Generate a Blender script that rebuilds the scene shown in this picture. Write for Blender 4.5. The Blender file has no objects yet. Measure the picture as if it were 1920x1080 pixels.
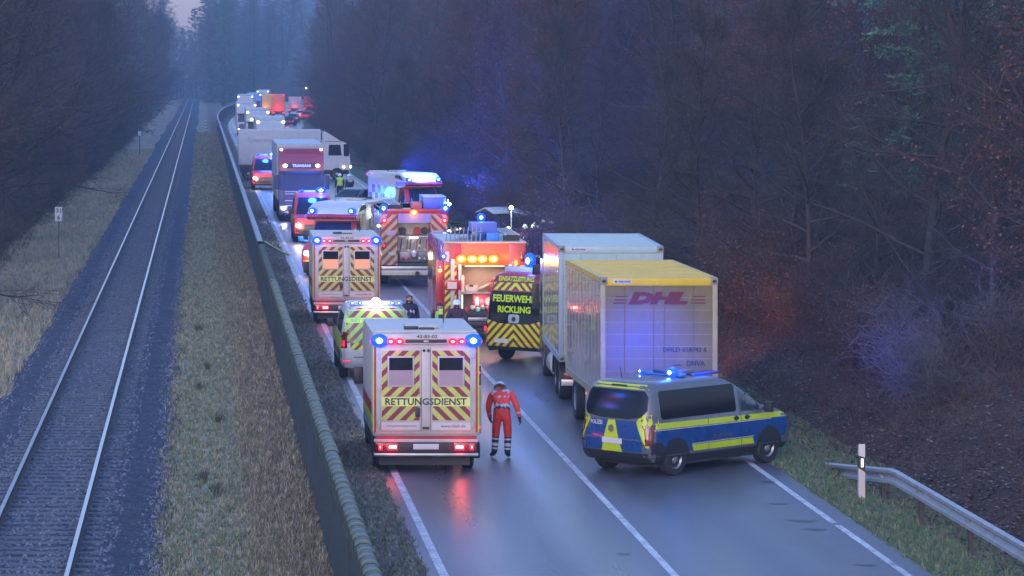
import bpy, bmesh, math, random
import numpy as np
from mathutils import Vector, Matrix
R = math.radians
random.seed(7); rng = np.random.default_rng(7)
scene = bpy.context.scene
C = scene.collection

# ------------------------------------------------------------------ camera
cam_d = bpy.data.cameras.new('camera'); cam = bpy.data.objects.new('camera', cam_d); C.objects.link(cam)
cam_d.sensor_width = 36; cam_d.lens = 112.5
cam_d.shift_x = (960-378)/1920; cam_d.shift_y = -(540-132)/1920
cam_d.clip_start = 1; cam_d.clip_end = 6000
cam.location = (0, 0, 8.2); cam.rotation_euler = (R(90), 0, 0)
scene.camera = cam
scene.render.resolution_x = 1024; scene.render.resolution_y = 576

# ------------------------------------------------------------------ sky, sun, exposure
w = bpy.data.worlds.new('World'); scene.world = w; w.use_nodes = True
nt = w.node_tree; nt.nodes.clear()
sky = nt.nodes.new('ShaderNodeTexSky'); sky.sky_type = 'NISHITA'; sky.sun_disc = False
sky.sun_elevation = R(16); sky.sun_rotation = R(200); sky.air_density = 2.0; sky.dust_density = 1.0; sky.ozone_density = 4.0
mixs = nt.nodes.new('ShaderNodeMix'); mixs.data_type = 'RGBA'; mixs.blend_type = 'MULTIPLY'; mixs.inputs[0].default_value = 1
mixs.inputs[7].default_value = (0.92, 0.92, 1.45, 1)
bg = nt.nodes.new('ShaderNodeBackground'); bg.inputs[1].default_value = 0.08
wo = nt.nodes.new('ShaderNodeOutputWorld')
nt.links.new(sky.outputs[0], mixs.inputs[6]); nt.links.new(mixs.outputs[2], bg.inputs[0]); nt.links.new(bg.outputs[0], wo.inputs[0])
sun_d = bpy.data.lights.new('sun', 'SUN'); sun_d.energy = 0.12; sun_d.angle = R(30); sun_d.color = (1, .93, .85)
sun = bpy.data.objects.new('sun', sun_d); C.objects.link(sun); sun.rotation_euler = (R(74), 0, R(-20))
vs = scene.view_settings; vs.view_transform = 'Standard'; vs.look = 'None'; vs.gamma = 1; vs.exposure = 2.36
scene.cycles.use_denoising = True
scene.cycles.max_bounces = 5; scene.cycles.diffuse_bounces = 2; scene.cycles.glossy_bounces = 3
scene.cycles.transmission_bounces = 3; scene.cycles.volume_bounces = 0; scene.cycles.transparent_max_bounces = 6
scene.cycles.caustics_reflective = False; scene.cycles.caustics_refractive = False
scene.cycles.sample_clamp_indirect = 4.0

# ------------------------------------------------------------------ materials
def rgba(c): return (c[0], c[1], c[2], 1)
_M = {}
def mat(name, col, rough=.6, metal=0, var=.12, vscale=3.0, bump=0, bscale=40, spec=.5, col2=None, coat=0):
    """painted / natural surface: base colour broken up by two noises, roughness varied, optional bump"""
    if name in _M: return _M[name]
    m = bpy.data.materials.new(name); m.use_nodes = True; n = m.node_tree; b = n.nodes['Principled BSDF']
    b.inputs['Metallic'].default_value = metal; b.inputs['Specular IOR Level'].default_value = spec
    b.inputs['Coat Weight'].default_value = coat
    tc = n.nodes.new('ShaderNodeTexCoord')
    ns = n.nodes.new('ShaderNodeTexNoise'); ns.inputs['Scale'].default_value = vscale; ns.inputs['Detail'].default_value = 6; ns.inputs['Roughness'].default_value = .65
    n.links.new(tc.outputs['Object'], ns.inputs['Vector'])
    cr = n.nodes.new('ShaderNodeValToRGB'); cr.color_ramp.elements[0].position = .3; cr.color_ramp.elements[1].position = .7
    a = [max(0, v*(1-var)) for v in col]; c2 = col2 if col2 else [v*(1+var) for v in col]
    if col2: a = col
    cr.color_ramp.elements[0].color = rgba(a); cr.color_ramp.elements[1].color = rgba(c2)
    n.links.new(ns.outputs['Fac'], cr.inputs[0]); n.links.new(cr.outputs[0], b.inputs['Base Color'])
    mr = n.nodes.new('ShaderNodeMapRange'); mr.inputs['To Min'].default_value = max(.02, rough*.75); mr.inputs['To Max'].default_value = min(1, rough*1.25)
    n.links.new(ns.outputs['Fac'], mr.inputs['Value']); n.links.new(mr.outputs[0], b.inputs['Roughness'])
    if bump:
        nb = n.nodes.new('ShaderNodeTexNoise'); nb.inputs['Scale'].default_value = bscale; nb.inputs['Detail'].default_value = 4
        bp = n.nodes.new('ShaderNodeBump'); bp.inputs['Strength'].default_value = min(1, bump); bp.inputs['Distance'].default_value = .03
        n.links.new(tc.outputs['Object'], nb.inputs['Vector']); n.links.new(nb.outputs['Fac'], bp.inputs['Height']); n.links.new(bp.outputs[0], b.inputs['Normal'])
    _M[name] = m; return m
def emit(name, col, st):
    if name in _M: return _M[name]
    m = bpy.data.materials.new(name); m.use_nodes = True; b = m.node_tree.nodes['Principled BSDF']
    b.inputs['Base Color'].default_value = rgba([c*.5 for c in col]); b.inputs['Roughness'].default_value = .3
    b.inputs['Emission Color'].default_value = rgba(col); b.inputs['Emission Strength'].default_value = st
    _M[name] = m; return m
def chevron(name, ca, cb, period=.30, slope=1.0, rough=.35):
    """retroreflective warning foil: diagonal bands that meet in an upward point on the centre line"""
    if name in _M: return _M[name]
    m = bpy.data.materials.new(name); m.use_nodes = True; n = m.node_tree; b = n.nodes['Principled BSDF']
    tc = n.nodes.new('ShaderNodeTexCoord'); sx = n.nodes.new('ShaderNodeSeparateXYZ'); n.links.new(tc.outputs['Object'], sx.inputs[0])
    def mth(op, a, bb=None):
        k = n.nodes.new('ShaderNodeMath'); k.operation = op
        for i, v in enumerate((a, bb)):
            if v is None: continue
            if isinstance(v, (int, float)): k.inputs[i].default_value = v
            else: n.links.new(v, k.inputs[i])
        return k.outputs[0]
    ab = mth('ABSOLUTE', sx.outputs[0]); v = mth('ADD', mth('MULTIPLY', sx.outputs[2], slope), ab)
    f = mth('FRACT', mth('DIVIDE', v, period)); g = mth('GREATER_THAN', f, .52)
    ns = n.nodes.new('ShaderNodeTexNoise'); ns.inputs['Scale'].default_value = 5; ns.inputs['Detail'].default_value = 6; n.links.new(tc.outputs['Object'], ns.inputs['Vector'])
    mx = n.nodes.new('ShaderNodeMix'); mx.data_type = 'RGBA'; mx.inputs[6].default_value = rgba(ca); mx.inputs[7].default_value = rgba(cb); n.links.new(g, mx.inputs[0])
    mr = n.nodes.new('ShaderNodeMapRange'); mr.inputs['To Min'].default_value = .72; mr.inputs['To Max'].default_value = 1.15; n.links.new(ns.outputs['Fac'], mr.inputs['Value'])
    m2 = n.nodes.new('ShaderNodeMix'); m2.data_type = 'RGBA'; m2.blend_type = 'MULTIPLY'; m2.inputs[0].default_value = 1
    n.links.new(mx.outputs[2], m2.inputs[6]); n.links.new(mr.outputs[0], m2.inputs[7]); n.links.new(m2.outputs[2], b.inputs['Base Color'])
    b.inputs['Roughness'].default_value = rough
    _M[name] = m; return m

WHITE = mat('paint_white', (.50, .49, .47), .32, var=.08, coat=.3)
SILVER = mat('paint_silver', (.09, .10, .125), .35, metal=.0, var=.08, coat=.4)
GREYW = mat('paint_greywhite', (.42, .40, .38), .4, var=.12)
RED = mat('paint_red', (.33, .016, .025), .28, var=.1, coat=.4)
PINK = mat('paint_dayglow_red', (.62, .04, .06), .35, var=.08)
DKRED = mat('foil_dark_red', (.32, .02, .03), .4)
YEL = mat('foil_yellow', (.44, .54, .02), .35, var=.08)
GRN = mat('foil_green_yellow', (.48, .78, .08), .35, var=.08)
BLUEP = mat('paint_police_blue', (.01, .055, .20), .28, var=.1, coat=.4)
GLASS = mat('dark_glass', (.006, .008, .014), .12, var=.1, spec=.25)
GLASSB = mat('cab_glass', (.012, .02, .05), .1, var=.2, spec=.3)
BLACK = mat('black_plastic', (.02, .02, .024), .5, var=.2)
RUBBER = mat('rubber', (.018, .018, .02), .8, var=.3, vscale=8)
STEEL = mat('steel', (.4, .41, .43), .32, metal=.8, var=.15)
RIMG = mat('rim_grey', (.3, .3, .32), .4, metal=.6, var=.2)
CHASSIS = mat('chassis_dark', (.03, .03, .035), .6, var=.3)
MILK = mat('milky_pane', (.30, .22, .25), .5, var=.1)
PLATE = mat('blank_plate', (.55, .55, .56), .4, var=.06)
TAILR = mat('tail_lens', (.13, .006, .008), .2, var=.1, coat=.5)
ALU = mat('aluminium_shutter', (.45, .45, .47), .35, metal=.6, var=.15, bump=.2, bscale=20)
TXT = mat('letter_dark', (.02, .025, .04), .5)
TXTY = emit('letter_yellow_glow', (.55, .8, .03), .06)  # reflective letters; the light they return is put in as emission
CHEV = chevron('chevron_yellow_red', (.44, .50, .12), (.20, .02, .045), .27)
CHEVG = chevron('chevron_green_red', (.30, .52, .08), (.17, .04, .08), .30)
CHEVB = chevron('chevron_bright', (.55, .66, .03), (.20, .02, .04), .24)
CHEVF = chevron('chevron_fire', (.38, .34, .14), (.20, .03, .07), .34)
E_BLUE = emit('blue_beacon', (.006, .07, 1.0), .40)
E_CORE = emit('beacon_core', (.4, .75, 1.0), 2.2)
E_RED = emit('red_lamp', (1, .02, .06), .34)
E_REDC = emit('red_lamp_core', (1, .42, .38), .75)
E_AMB = emit('amber_lamp', (1, .24, .01), .42)
E_AMBC = emit('amber_core', (1, .7, .3), 1.4)
E_HEAD = emit('headlamp', (1, .90, .60), 1.5)
E_WHITE = emit('work_lamp', (1, .93, .8), 2.5)
E_INT = emit('interior_light', (1, .72, .42), .38)
E_INTW = emit('interior_window_light', (1, .42, .22), .10)
E_WIN = emit('entrance_light', (1, .72, .38), .24)

# ------------------------------------------------------------------ mesh builder
class MB:
    def __init__(s): s.v = []; s.f = []; s.m = []; s.sm = []; s.mats = []
    def mi(s, m):
        if m not in s.mats: s.mats.append(m)
        return s.mats.index(m)
    def add(s, vs, fs, m, smooth=False):
        b = len(s.v); s.v += [tuple(v) for v in vs]; k = s.mi(m)
        for f in fs: s.f.append([b+i for i in f]); s.m.append(k); s.sm.append(smooth)
        return s
    def box(s, x0, x1, y0, y1, z0, z1, m, ch=0):
        if ch <= 0:
            vs = [(x, y, z) for z in (z0, z1) for y in (y0, y1) for x in (x0, x1)]
            return s.add(vs, [(0,2,3,1),(4,5,7,6),(0,1,5,4),(1,3,7,5),(3,2,6,7),(2,0,4,6)], m)
        bm = bmesh.new(); bmesh.ops.create_cube(bm, size=1)
        for v in bm.verts: v.co = Vector(((x0+x1)/2+v.co.x*(x1-x0), (y0+y1)/2+v.co.y*(y1-y0), (z0+z1)/2+v.co.z*(z1-z0)))
        bmesh.ops.bevel(bm, geom=bm.edges[:], offset=ch, segments=2, profile=.6, affect='EDGES')
        bm.verts.index_update()
        s.add([v.co for v in bm.verts], [[v.index for v in f.verts] for f in bm.faces], m); bm.free(); return s
    def bar(s, a, b, r, m, n=6, r2=None, smooth=True):
        a, b = Vector(a), Vector(b); d = b-a
        if d.length < 1e-6: return s
        r2 = r if r2 is None else r2
        u = d.orthogonal().normalized(); w_ = d.normalized().cross(u); vs = []
        for p, q in ((a, r), (b, r2)):
            for i in range(n): t = 2*math.pi*i/n; vs.append(p+(u*math.cos(t)+w_*math.sin(t))*q)
        fs = [(i, (i+1) % n, n+(i+1) % n, n+i) for i in range(n)]
        s.add(vs, fs, m, smooth); s.add(vs, [list(range(n))[::-1], list(range(n, 2*n))], m); return s
    def lathe(s, prof, c, axis, m, n=18, smooth=True):
        """prof: (radius, along axis) pairs"""
        c = Vector(c); ax = Vector(axis).normalized(); u = ax.orthogonal().normalized(); w_ = ax.cross(u); vs = []
        for r, h in prof:
            for i in range(n): t = 2*math.pi*i/n; vs.append(c+ax*h+(u*math.cos(t)+w_*math.sin(t))*r)
        k = len(prof)
        s.add(vs, [(j*n+i, j*n+(i+1) % n, (j+1)*n+(i+1) % n, (j+1)*n+i) for j in range(k-1) for i in range(n)], m, smooth)
        if prof[0][0] > 1e-4: s.add(vs[:n], [list(range(n))[::-1]], m)
        if prof[-1][0] > 1e-4: s.add(vs[-n:], [list(range(n))], m)
        return s
    def ball(s, c, r, m, sc=(1,1,1), n=10, k=7):
        vs = []
        for j in range(k+1):
            p = math.pi*j/k
            for i in range(n):
                t = 2*math.pi*i/n; vs.append((c[0]+r*sc[0]*math.sin(p)*math.cos(t), c[1]+r*sc[1]*math.sin(p)*math.sin(t), c[2]+r*sc[2]*math.cos(p)))
        return s.add(vs, [(j*n+i, (j+1)*n+i, (j+1)*n+(i+1) % n, j*n+(i+1) % n) for j in range(k) for i in range(n)], m, True)
    def prism(s, poly, x0, x1, m, side=None, inset=0):
        """poly in (y,z), extruded along x"""
        n = len(poly); vs = [(x0, y, z) for y, z in poly]+[(x1, y, z) for y, z in poly]
        s.add(vs, [(i, n+i, n+(i+1) % n, (i+1) % n) for i in range(n)], m)
        s.add(vs, [list(range(n)), list(range(n, 2*n))[::-1]], side or m); return s
    def build(s, name, parent=None, loc=None, sharp=35):
        me = bpy.data.meshes.new(name); me.from_pydata(s.v, [], s.f)
        for m in s.mats: me.materials.append(m)
        me.polygons.foreach_set('material_index', s.m); me.polygons.foreach_set('use_smooth', s.sm)
        me.update()
        bm = bmesh.new(); bm.from_mesh(me); bmesh.ops.remove_doubles(bm, verts=bm.verts, dist=1e-5); bmesh.ops.recalc_face_normals(bm, faces=bm.faces); bm.to_mesh(me); bm.free()
        me.set_sharp_from_angle(angle=R(sharp))
        o = bpy.data.objects.new(name, me); C.objects.link(o)
        if parent: o.parent = parent
        if loc: o.location = loc
        return o
def tag(o, label=None, cat=None, group=None, kind=None):
    if label: o['label'] = label
    if cat: o['category'] = cat
    if group: o['group'] = group
    if kind: o['kind'] = kind
    return o
def empty(name, loc, rz, label, cat, group=None):
    o = bpy.data.objects.new(name, None); C.objects.link(o); o.location = loc; o.rotation_euler = (0, 0, rz); o.empty_display_size = .3
    return tag(o, label, cat, group)
def copy_tree(o, parent=None):
    c = o.copy(); C.objects.link(c); c.parent = parent
    for ch in list(o.children): copy_tree(ch, c)
    return c
def place(o, x, y, z, rz, label=None, group=None):
    o.location = (x, y, z); o.rotation_euler = (0, 0, rz)
    if label: o['label'] = label
    if group: o['group'] = group
    return o
def lamp(parent, p, col, watts, r=.08, name='glow'):
    l = bpy.data.lights.new(name, 'POINT'); l.color = col; l.energy = watts*(.36 if col == LB else .2); l.shadow_soft_size = r
    o = bpy.data.objects.new(name, l); C.objects.link(o); o.parent = parent; o.location = p; return o
def beam(parent, p, d, col, watts, size=90, blend=1):
    l = bpy.data.lights.new('beacon_or_added_beam', 'SPOT'); l.color = col; l.energy = watts; l.spot_size = R(size); l.spot_blend = blend; l.shadow_soft_size = .12
    o = bpy.data.objects.new('beacon_or_added_beam', l); C.objects.link(o); o.parent = parent; o.location = p
    o.rotation_euler = (Matrix.Rotation(-parent.rotation_euler.z, 3, 'Z')@Vector(d)).to_track_quat('-Z', 'Y').to_euler(); return o
LB = (.02, .12, 1.0); LR = (1, .03, .04); LA = (1, .38, .04); LW = (1, .85, .6)

def clip(poly, ax, v, keep_less):
    out = []
    for i in range(len(poly)):
        a, b = poly[i], poly[(i+1) % len(poly)]
        da, db = (v-a[ax], v-b[ax]) if keep_less else (a[ax]-v, b[ax]-v)
        if da >= 0: out.append(a)
        if (da > 0 and db < 0) or (da < 0 and db > 0):
            t = da/(da-db); out.append((a[0]+(b[0]-a[0])*t, a[1]+(b[1]-a[1])*t))
    return out
def patch(mb, surf, poly, m, off=.004, cell=.12, smooth=True):
    """lays a flat-drawn polygon (u,v) on a curved surface, a hair proud of it"""
    u0, u1 = min(p[0] for p in poly), max(p[0] for p in poly); v0, v1 = min(p[1] for p in poly), max(p[1] for p in poly)
    nu = max(1, math.ceil((u1-u0)/cell)); nv = max(1, math.ceil((v1-v0)/cell))
    for i in range(nu):
        pi_ = clip(clip(poly, 0, u0+(u1-u0)*i/nu, False), 0, u0+(u1-u0)*(i+1)/nu, True)
        if len(pi_) < 3: continue
        for j in range(nv):
            q = clip(clip(pi_, 1, v0+(v1-v0)*j/nv, False), 1, v0+(v1-v0)*(j+1)/nv, True)
            if len(q) < 3: continue
            mb.add([surf(a, b, off) for a, b in q], [list(range(len(q)))], m, smooth)
def rr(x0, x1, z0, z1, r=.05, n=4):
    out = []
    for cx, cz, a0 in ((x1-r, z1-r, 0), (x0+r, z1-r, 90), (x0+r, z0+r, 180), (x1-r, z0+r, 270)):
        for i in range(n+1): t = R(a0+90*i/n); out.append((cx+r*math.cos(t), cz+r*math.sin(t)))
    return out
def disc(cx, cz, r, n=18): return [(cx+r*math.cos(2*math.pi*i/n), cz+r*math.sin(2*math.pi*i/n)) for i in range(n)]
def arch(cx, cz, r, zlo, n=16): return [(cx+r, zlo)]+[(cx+r*math.cos(math.pi*i/n), cz+r*math.sin(math.pi*i/n)) for i in range(n+1)]+[(cx-r, zlo)]

class Body:
    """car or van body: rounded-rectangle slices (z, half width, rear y, front y, corner radius) lofted upward"""
    def __init__(s, lv): s.lv = lv
    def at(s, z):
        L = s.lv
        if z <= L[0][0]: return L[0][1:]
        for a, b in zip(L, L[1:]):
            if z <= b[0]: t = (z-a[0])/(b[0]-a[0]); return tuple(a[k]+(b[k]-a[k])*t for k in range(1, 5))
        return L[-1][1:]
    def loft(s, mb, m, nc=5):
        rings = []
        for z, hw, yr, yf, rc in s.lv:
            ring = []
            for cx, cy, a0 in ((hw-rc, yf-rc, 0), (-hw+rc, yf-rc, 90), (-hw+rc, yr+rc, 180), (hw-rc, yr+rc, 270)):
                for i in range(nc+1): t = R(a0+90*i/nc); ring.append((cx+rc*math.cos(t), cy+rc*math.sin(t), z))
            rings.append(ring)
        n = len(rings[0]); vs = [p for r in rings for p in r]
        mb.add(vs, [(j*n+i, j*n+(i+1) % n, (j+1)*n+(i+1) % n, (j+1)*n+i) for j in range(len(rings)-1) for i in range(n)], m, True)
        mb.add(rings[-1], [list(range(n))], m, True); mb.add(rings[0], [list(range(n))[::-1]], m)
    def side(s, sg):
        def f(y, z, off):
            hw, yr, yf, rc = s.at(z); x = hw
            if y > yf-rc: d = min(rc, y-(yf-rc)); x = hw-rc+math.sqrt(max(0, rc*rc-d*d))
            if y < yr+rc: d = min(rc, (yr+rc)-y); x = hw-rc+math.sqrt(max(0, rc*rc-d*d))
            return (sg*(x+off), min(max(y, yr), yf), z)
        return f
    def end(s, sg):
        def f(x, z, off):
            hw, yr, yf, rc = s.at(z); rc2 = rc; d = max(0, abs(x)-(hw-rc2)); d = min(d, rc2)
            k = rc2-math.sqrt(max(0, rc2*rc2-d*d)); y = yr+k-off if sg < 0 else yf-k+off
            dz = .04; h2 = s.at(z+dz); sl = ((h2[1]-yr) if sg < 0 else (yf-h2[2]))/dz
            return (max(-hw, min(hw, x)), y, z+(off*min(1.5, max(0, sl))))
        return f
def text(mb, s_, m, o, right, up, height, width=None, ext=.003, bold=0, shear=0, center=True):
    cu = bpy.data.curves.new('t', 'FONT'); cu.body = s_; cu.size = 1; cu.offset = bold; cu.shear = shear; cu.resolution_u = 2
    ob = bpy.data.objects.new('t', cu); me = bpy.data.meshes.new_from_object(ob)
    if not len(me.vertices): return
    vs = np.array([v.co[:] for v in me.vertices]); mn, mx = vs.min(0), vs.max(0)
    k = height/(mx[1]-mn[1]); kx = (width/(mx[0]-mn[0])) if width else k
    right, up, o = Vector(right), Vector(up), Vector(o); nrm = right.cross(up)
    pts = []
    for v in vs:
        x = (v[0]-mn[0])*kx-(((mx[0]-mn[0])*kx/2) if center else 0); y = (v[1]-(mn[1]+mx[1])/2)*k
        pts.append(o+right*x+up*y+nrm*ext)
    mb.add(pts, [list(p.vertices) for p in me.polygons], m)
    bpy.data.objects.remove(ob); bpy.data.curves.remove(cu); bpy.data.meshes.remove(me)

def wheel(parent, x, y, r, wdt=.22, rim=RIMG):
    """tyre with a rim child; x is the outer face side"""
    sg = 1 if x > 0 else -1; cx = x-sg*wdt
    mb = MB(); mb.lathe([(r*.55, 0), (r*.9, 0), (r*.98, .03), (r, .07), (r, wdt-.07), (r*.98, wdt-.03), (r*.9, wdt), (r*.62, wdt), (r*.6, wdt-.05)], (cx, y, r), (sg, 0, 0), RUBBER, 22)
    t = mb.build('wheel', parent)
    rb = MB(); rb.lathe([(r*.6, wdt-.06), (r*.57, wdt-.015), (r*.5, wdt-.05), (r*.3, wdt-.07), (r*.2, wdt-.02), (r*.08, wdt-.01), (.001, wdt-.01)], (cx, y, r), (sg, 0, 0), rim, 18)
    for i in range(8):
        a = 2*math.pi*i/8; rb.ball((cx+sg*(wdt-.06), y+r*.4*math.cos(a), r+r*.4*math.sin(a)), r*.07, BLACK, (.4, 1, 1), 6, 4)
    rb.build('rim', t); return t
def beacon(parent, p, r=.1, col='b', watts=0, sc=(1, .6, .8), off=(0, 0, 0), name=None):
    a, b = {'b': (E_BLUE, E_CORE), 'r': (E_RED, E_REDC), 'a': (E_AMB, E_AMBC), 'w': (E_HEAD, E_WHITE)}[col]
    R_ = r*(1.35 if col in 'br' else 1.15); mb = MB(); mb.ball(p, R_, a, sc); mb.ball((p[0], p[1]-sc[1]*R_*.68*(1 if off[1] <= 0 else -1), p[2]), r*.6, b, (sc[0], sc[1], sc[2]))  # outer dome drawn oversize as the halo round the bright core
    o = mb.build(name or {'b': 'blue_beacon', 'r': 'red_flasher', 'a': 'amber_lamp', 'w': 'work_lamp'}[col], parent)
    if watts: lamp(parent, (p[0]+off[0], p[1]+off[1], p[2]+off[2]), {'b': LB, 'r': LR, 'a': LA, 'w': LW}[col], watts, .12)
    return o
# ------------------------------------------------------------------ place geometry: the road bends right far away
H = 8.2
def G(px, py, z=0.0):
    """distance read off a photo row: ground point of a pixel, used once to survey where things stand"""
    s = (py-132)/(H-z); return (px-378)/s, 6000/s
def c_off(y): return 1.1e-4*max(0, y-430)**2
def wid(y): t = min(1, max(0, (y-380)/120)); return 3.5*t*t*(3-2*t)
def sm(t): t = min(1, max(0, t)); return t*t*(3-2*t)
def hz(x, y):
    e = 12.2+c_off(y)+wid(y); u = x-(e+1.2); z = 0
    if u > 0:
        z = .20*min(u, 14)+.10*max(0, min(u-14, 110)); z -= .35*math.exp(-((u-.9)/.8)**2)
        z += .25*math.sin(x*.31+y*.13)*sm(u/6)+.12*math.sin(x*.9-y*.37)*sm(u/4)
    v = -8.4-x
    if v > 0: z = .09*min(v, 30)+.12*max(0, min(v-30, 90))+.2*math.sin(x*.4+y*.17)*sm(v/5)
    if y > 800:   # wooded rise far off between railway and road
        z = max(z, .05*(y-800)*sm((x+c_off(800)*0-1)/8)*(1-sm((x-(3.0+c_off(y)))/3)) if x < 3+c_off(y) else z)
    return z
def sheet(name, xf0, xf1, y0, y1, ny, nx, z, m, kind='structure', zf=None):
    vs, fs = [], []
    for j in range(ny+1):
        y = y0+(y1-y0)*(j/ny)**1.6
        for i in range(nx+1):
            x = xf0(y)+(xf1(y)-xf0(y))*i/nx; vs.append((x, y, (zf(x, y) if zf else 0)+z))
    for j in range(ny):
        for i in range(nx): a = j*(nx+1)+i; fs.append((a, a+1, a+nx+2, a+nx+1))
    mb = MB(); mb.add(vs, fs, m, True); o = mb.build(name); tag(o, kind=kind); return o

def groundmat(name, cols, scale, fine, bump=.6, rough=.95, stretch=(1, 1, 1), dist=.05, cols2=None, xmid=0):
    m = bpy.data.materials.new(name); m.use_nodes = True; n = m.node_tree; b = n.nodes['Principled BSDF']; b.inputs['Roughness'].default_value = rough
    b.inputs['Specular IOR Level'].default_value = .2
    tc = n.nodes.new('ShaderNodeTexCoord'); mp = n.nodes.new('ShaderNodeMapping'); mp.inputs['Scale'].default_value = stretch; n.links.new(tc.outputs['Object'], mp.inputs[0])
    n1 = n.nodes.new('ShaderNodeTexNoise'); n1.inputs['Scale'].default_value = scale; n1.inputs['Detail'].default_value = 8; n1.inputs['Roughness'].default_value = .7
    n2 = n.nodes.new('ShaderNodeTexNoise'); n2.inputs['Scale'].default_value = fine; n2.inputs['Detail'].default_value = 5; n2.inputs['Roughness'].default_value = .8
    for k in (n1, n2): n.links.new(mp.outputs[0], k.inputs['Vector'])
    cr = n.nodes.new('ShaderNodeValToRGB'); els = cr.color_ramp.elements
    while len(els) < len(cols): els.new(.5)
    for i, c in enumerate(cols): els[i].position = .28+.44*i/(len(cols)-1); els[i].color = rgba(c)
    n.links.new(n1.outputs['Fac'], cr.inputs[0])
    mr = n.nodes.new('ShaderNodeMapRange'); mr.inputs['From Min'].default_value = .3; mr.inputs['From Max'].default_value = .7; mr.inputs['To Min'].default_value = .35; mr.inputs['To Max'].default_value = 1.7
    n.links.new(n2.outputs['Fac'], mr.inputs['Value'])
    src = cr.outputs[0]
    if cols2:   # a second plant cover takes over on one side, with a ragged border
        cr2 = n.nodes.new('ShaderNodeValToRGB')
        while len(cr2.color_ramp.elements) < len(cols2): cr2.color_ramp.elements.new(.5)
        for i, c in enumerate(cols2): cr2.color_ramp.elements[i].position = .28+.44*i/(len(cols2)-1); cr2.color_ramp.elements[i].color = rgba(c)
        n.links.new(n1.outputs['Fac'], cr2.inputs[0])
        sx = n.nodes.new('ShaderNodeSeparateXYZ'); n.links.new(tc.outputs['Object'], sx.inputs[0]); n3 = n.nodes.new('ShaderNodeTexNoise'); n3.inputs['Scale'].default_value = .8; n3.inputs['Detail'].default_value = 9; n3.inputs['Roughness'].default_value = .75; n.links.new(tc.outputs['Object'], n3.inputs['Vector'])
        m1 = n.nodes.new('ShaderNodeMath'); m1.operation = 'MULTIPLY_ADD'; m1.inputs[1].default_value = 3.2; m1.inputs[2].default_value = -1.6-xmid; n.links.new(n3.outputs['Fac'], m1.inputs[0])
        m2 = n.nodes.new('ShaderNodeMath'); m2.operation = 'ADD'; n.links.new(m1.outputs[0], m2.inputs[0]); n.links.new(sx.outputs[0], m2.inputs[1])
        m3 = n.nodes.new('ShaderNodeMapRange'); m3.inputs['From Min'].default_value = -.5; m3.inputs['From Max'].default_value = .5; n.links.new(m2.outputs[0], m3.inputs['Value'])
        m4 = n.nodes.new('ShaderNodeMix'); m4.data_type = 'RGBA'; n.links.new(m3.outputs[0], m4.inputs[0]); n.links.new(src, m4.inputs[6]); n.links.new(cr2.outputs[0], m4.inputs[7]); src = m4.outputs[2]
    mx = n.nodes.new('ShaderNodeMix'); mx.data_type = 'RGBA'; mx.blend_type = 'MULTIPLY'; mx.inputs[0].default_value = 1
    n.links.new(src, mx.inputs[6]); n.links.new(mr.outputs[0], mx.inputs[7]); n.links.new(mx.outputs[2], b.inputs['Base Color'])
    bp = n.nodes.new('ShaderNodeBump'); bp.inputs['Strength'].default_value = bump; bp.inputs['Distance'].default_value = dist
    n.links.new(n2.outputs['Fac'], bp.inputs['Height']); n.links.new(bp.outputs[0], b.inputs['Normal'])
    return m
LITTER = groundmat('leaf_litter', [(.028, .019, .014), (.062, .040, .028), (.105, .068, .046)], .35, 7)
STRAW = groundmat('dry_grass', [(.13, .12, .08), (.25, .21, .145), (.34, .29, .21)], .4, 7, stretch=(1, .4, 1))
MEADOW = groundmat('verge_grass', [(.15, .165, .10), (.25, .25, .165), (.25, .225, .16)], .5, 8, stretch=(1, .35, 1))
BROWNV = groundmat('brown_verge', [(.10, .09, .07), (.17, .14, .11), (.17, .165, .12)], .7, 9)
GREENV = groundmat('green_verge', [(.055, .10, .05), (.09, .14, .07), (.10, .115, .065)], .6, 9)
GRAVEL = groundmat('ballast_stone', [(.045, .06, .085), (.075, .09, .12), (.11, .12, .15)], 1.5, 11, bump=1.0, dist=.12)

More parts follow.
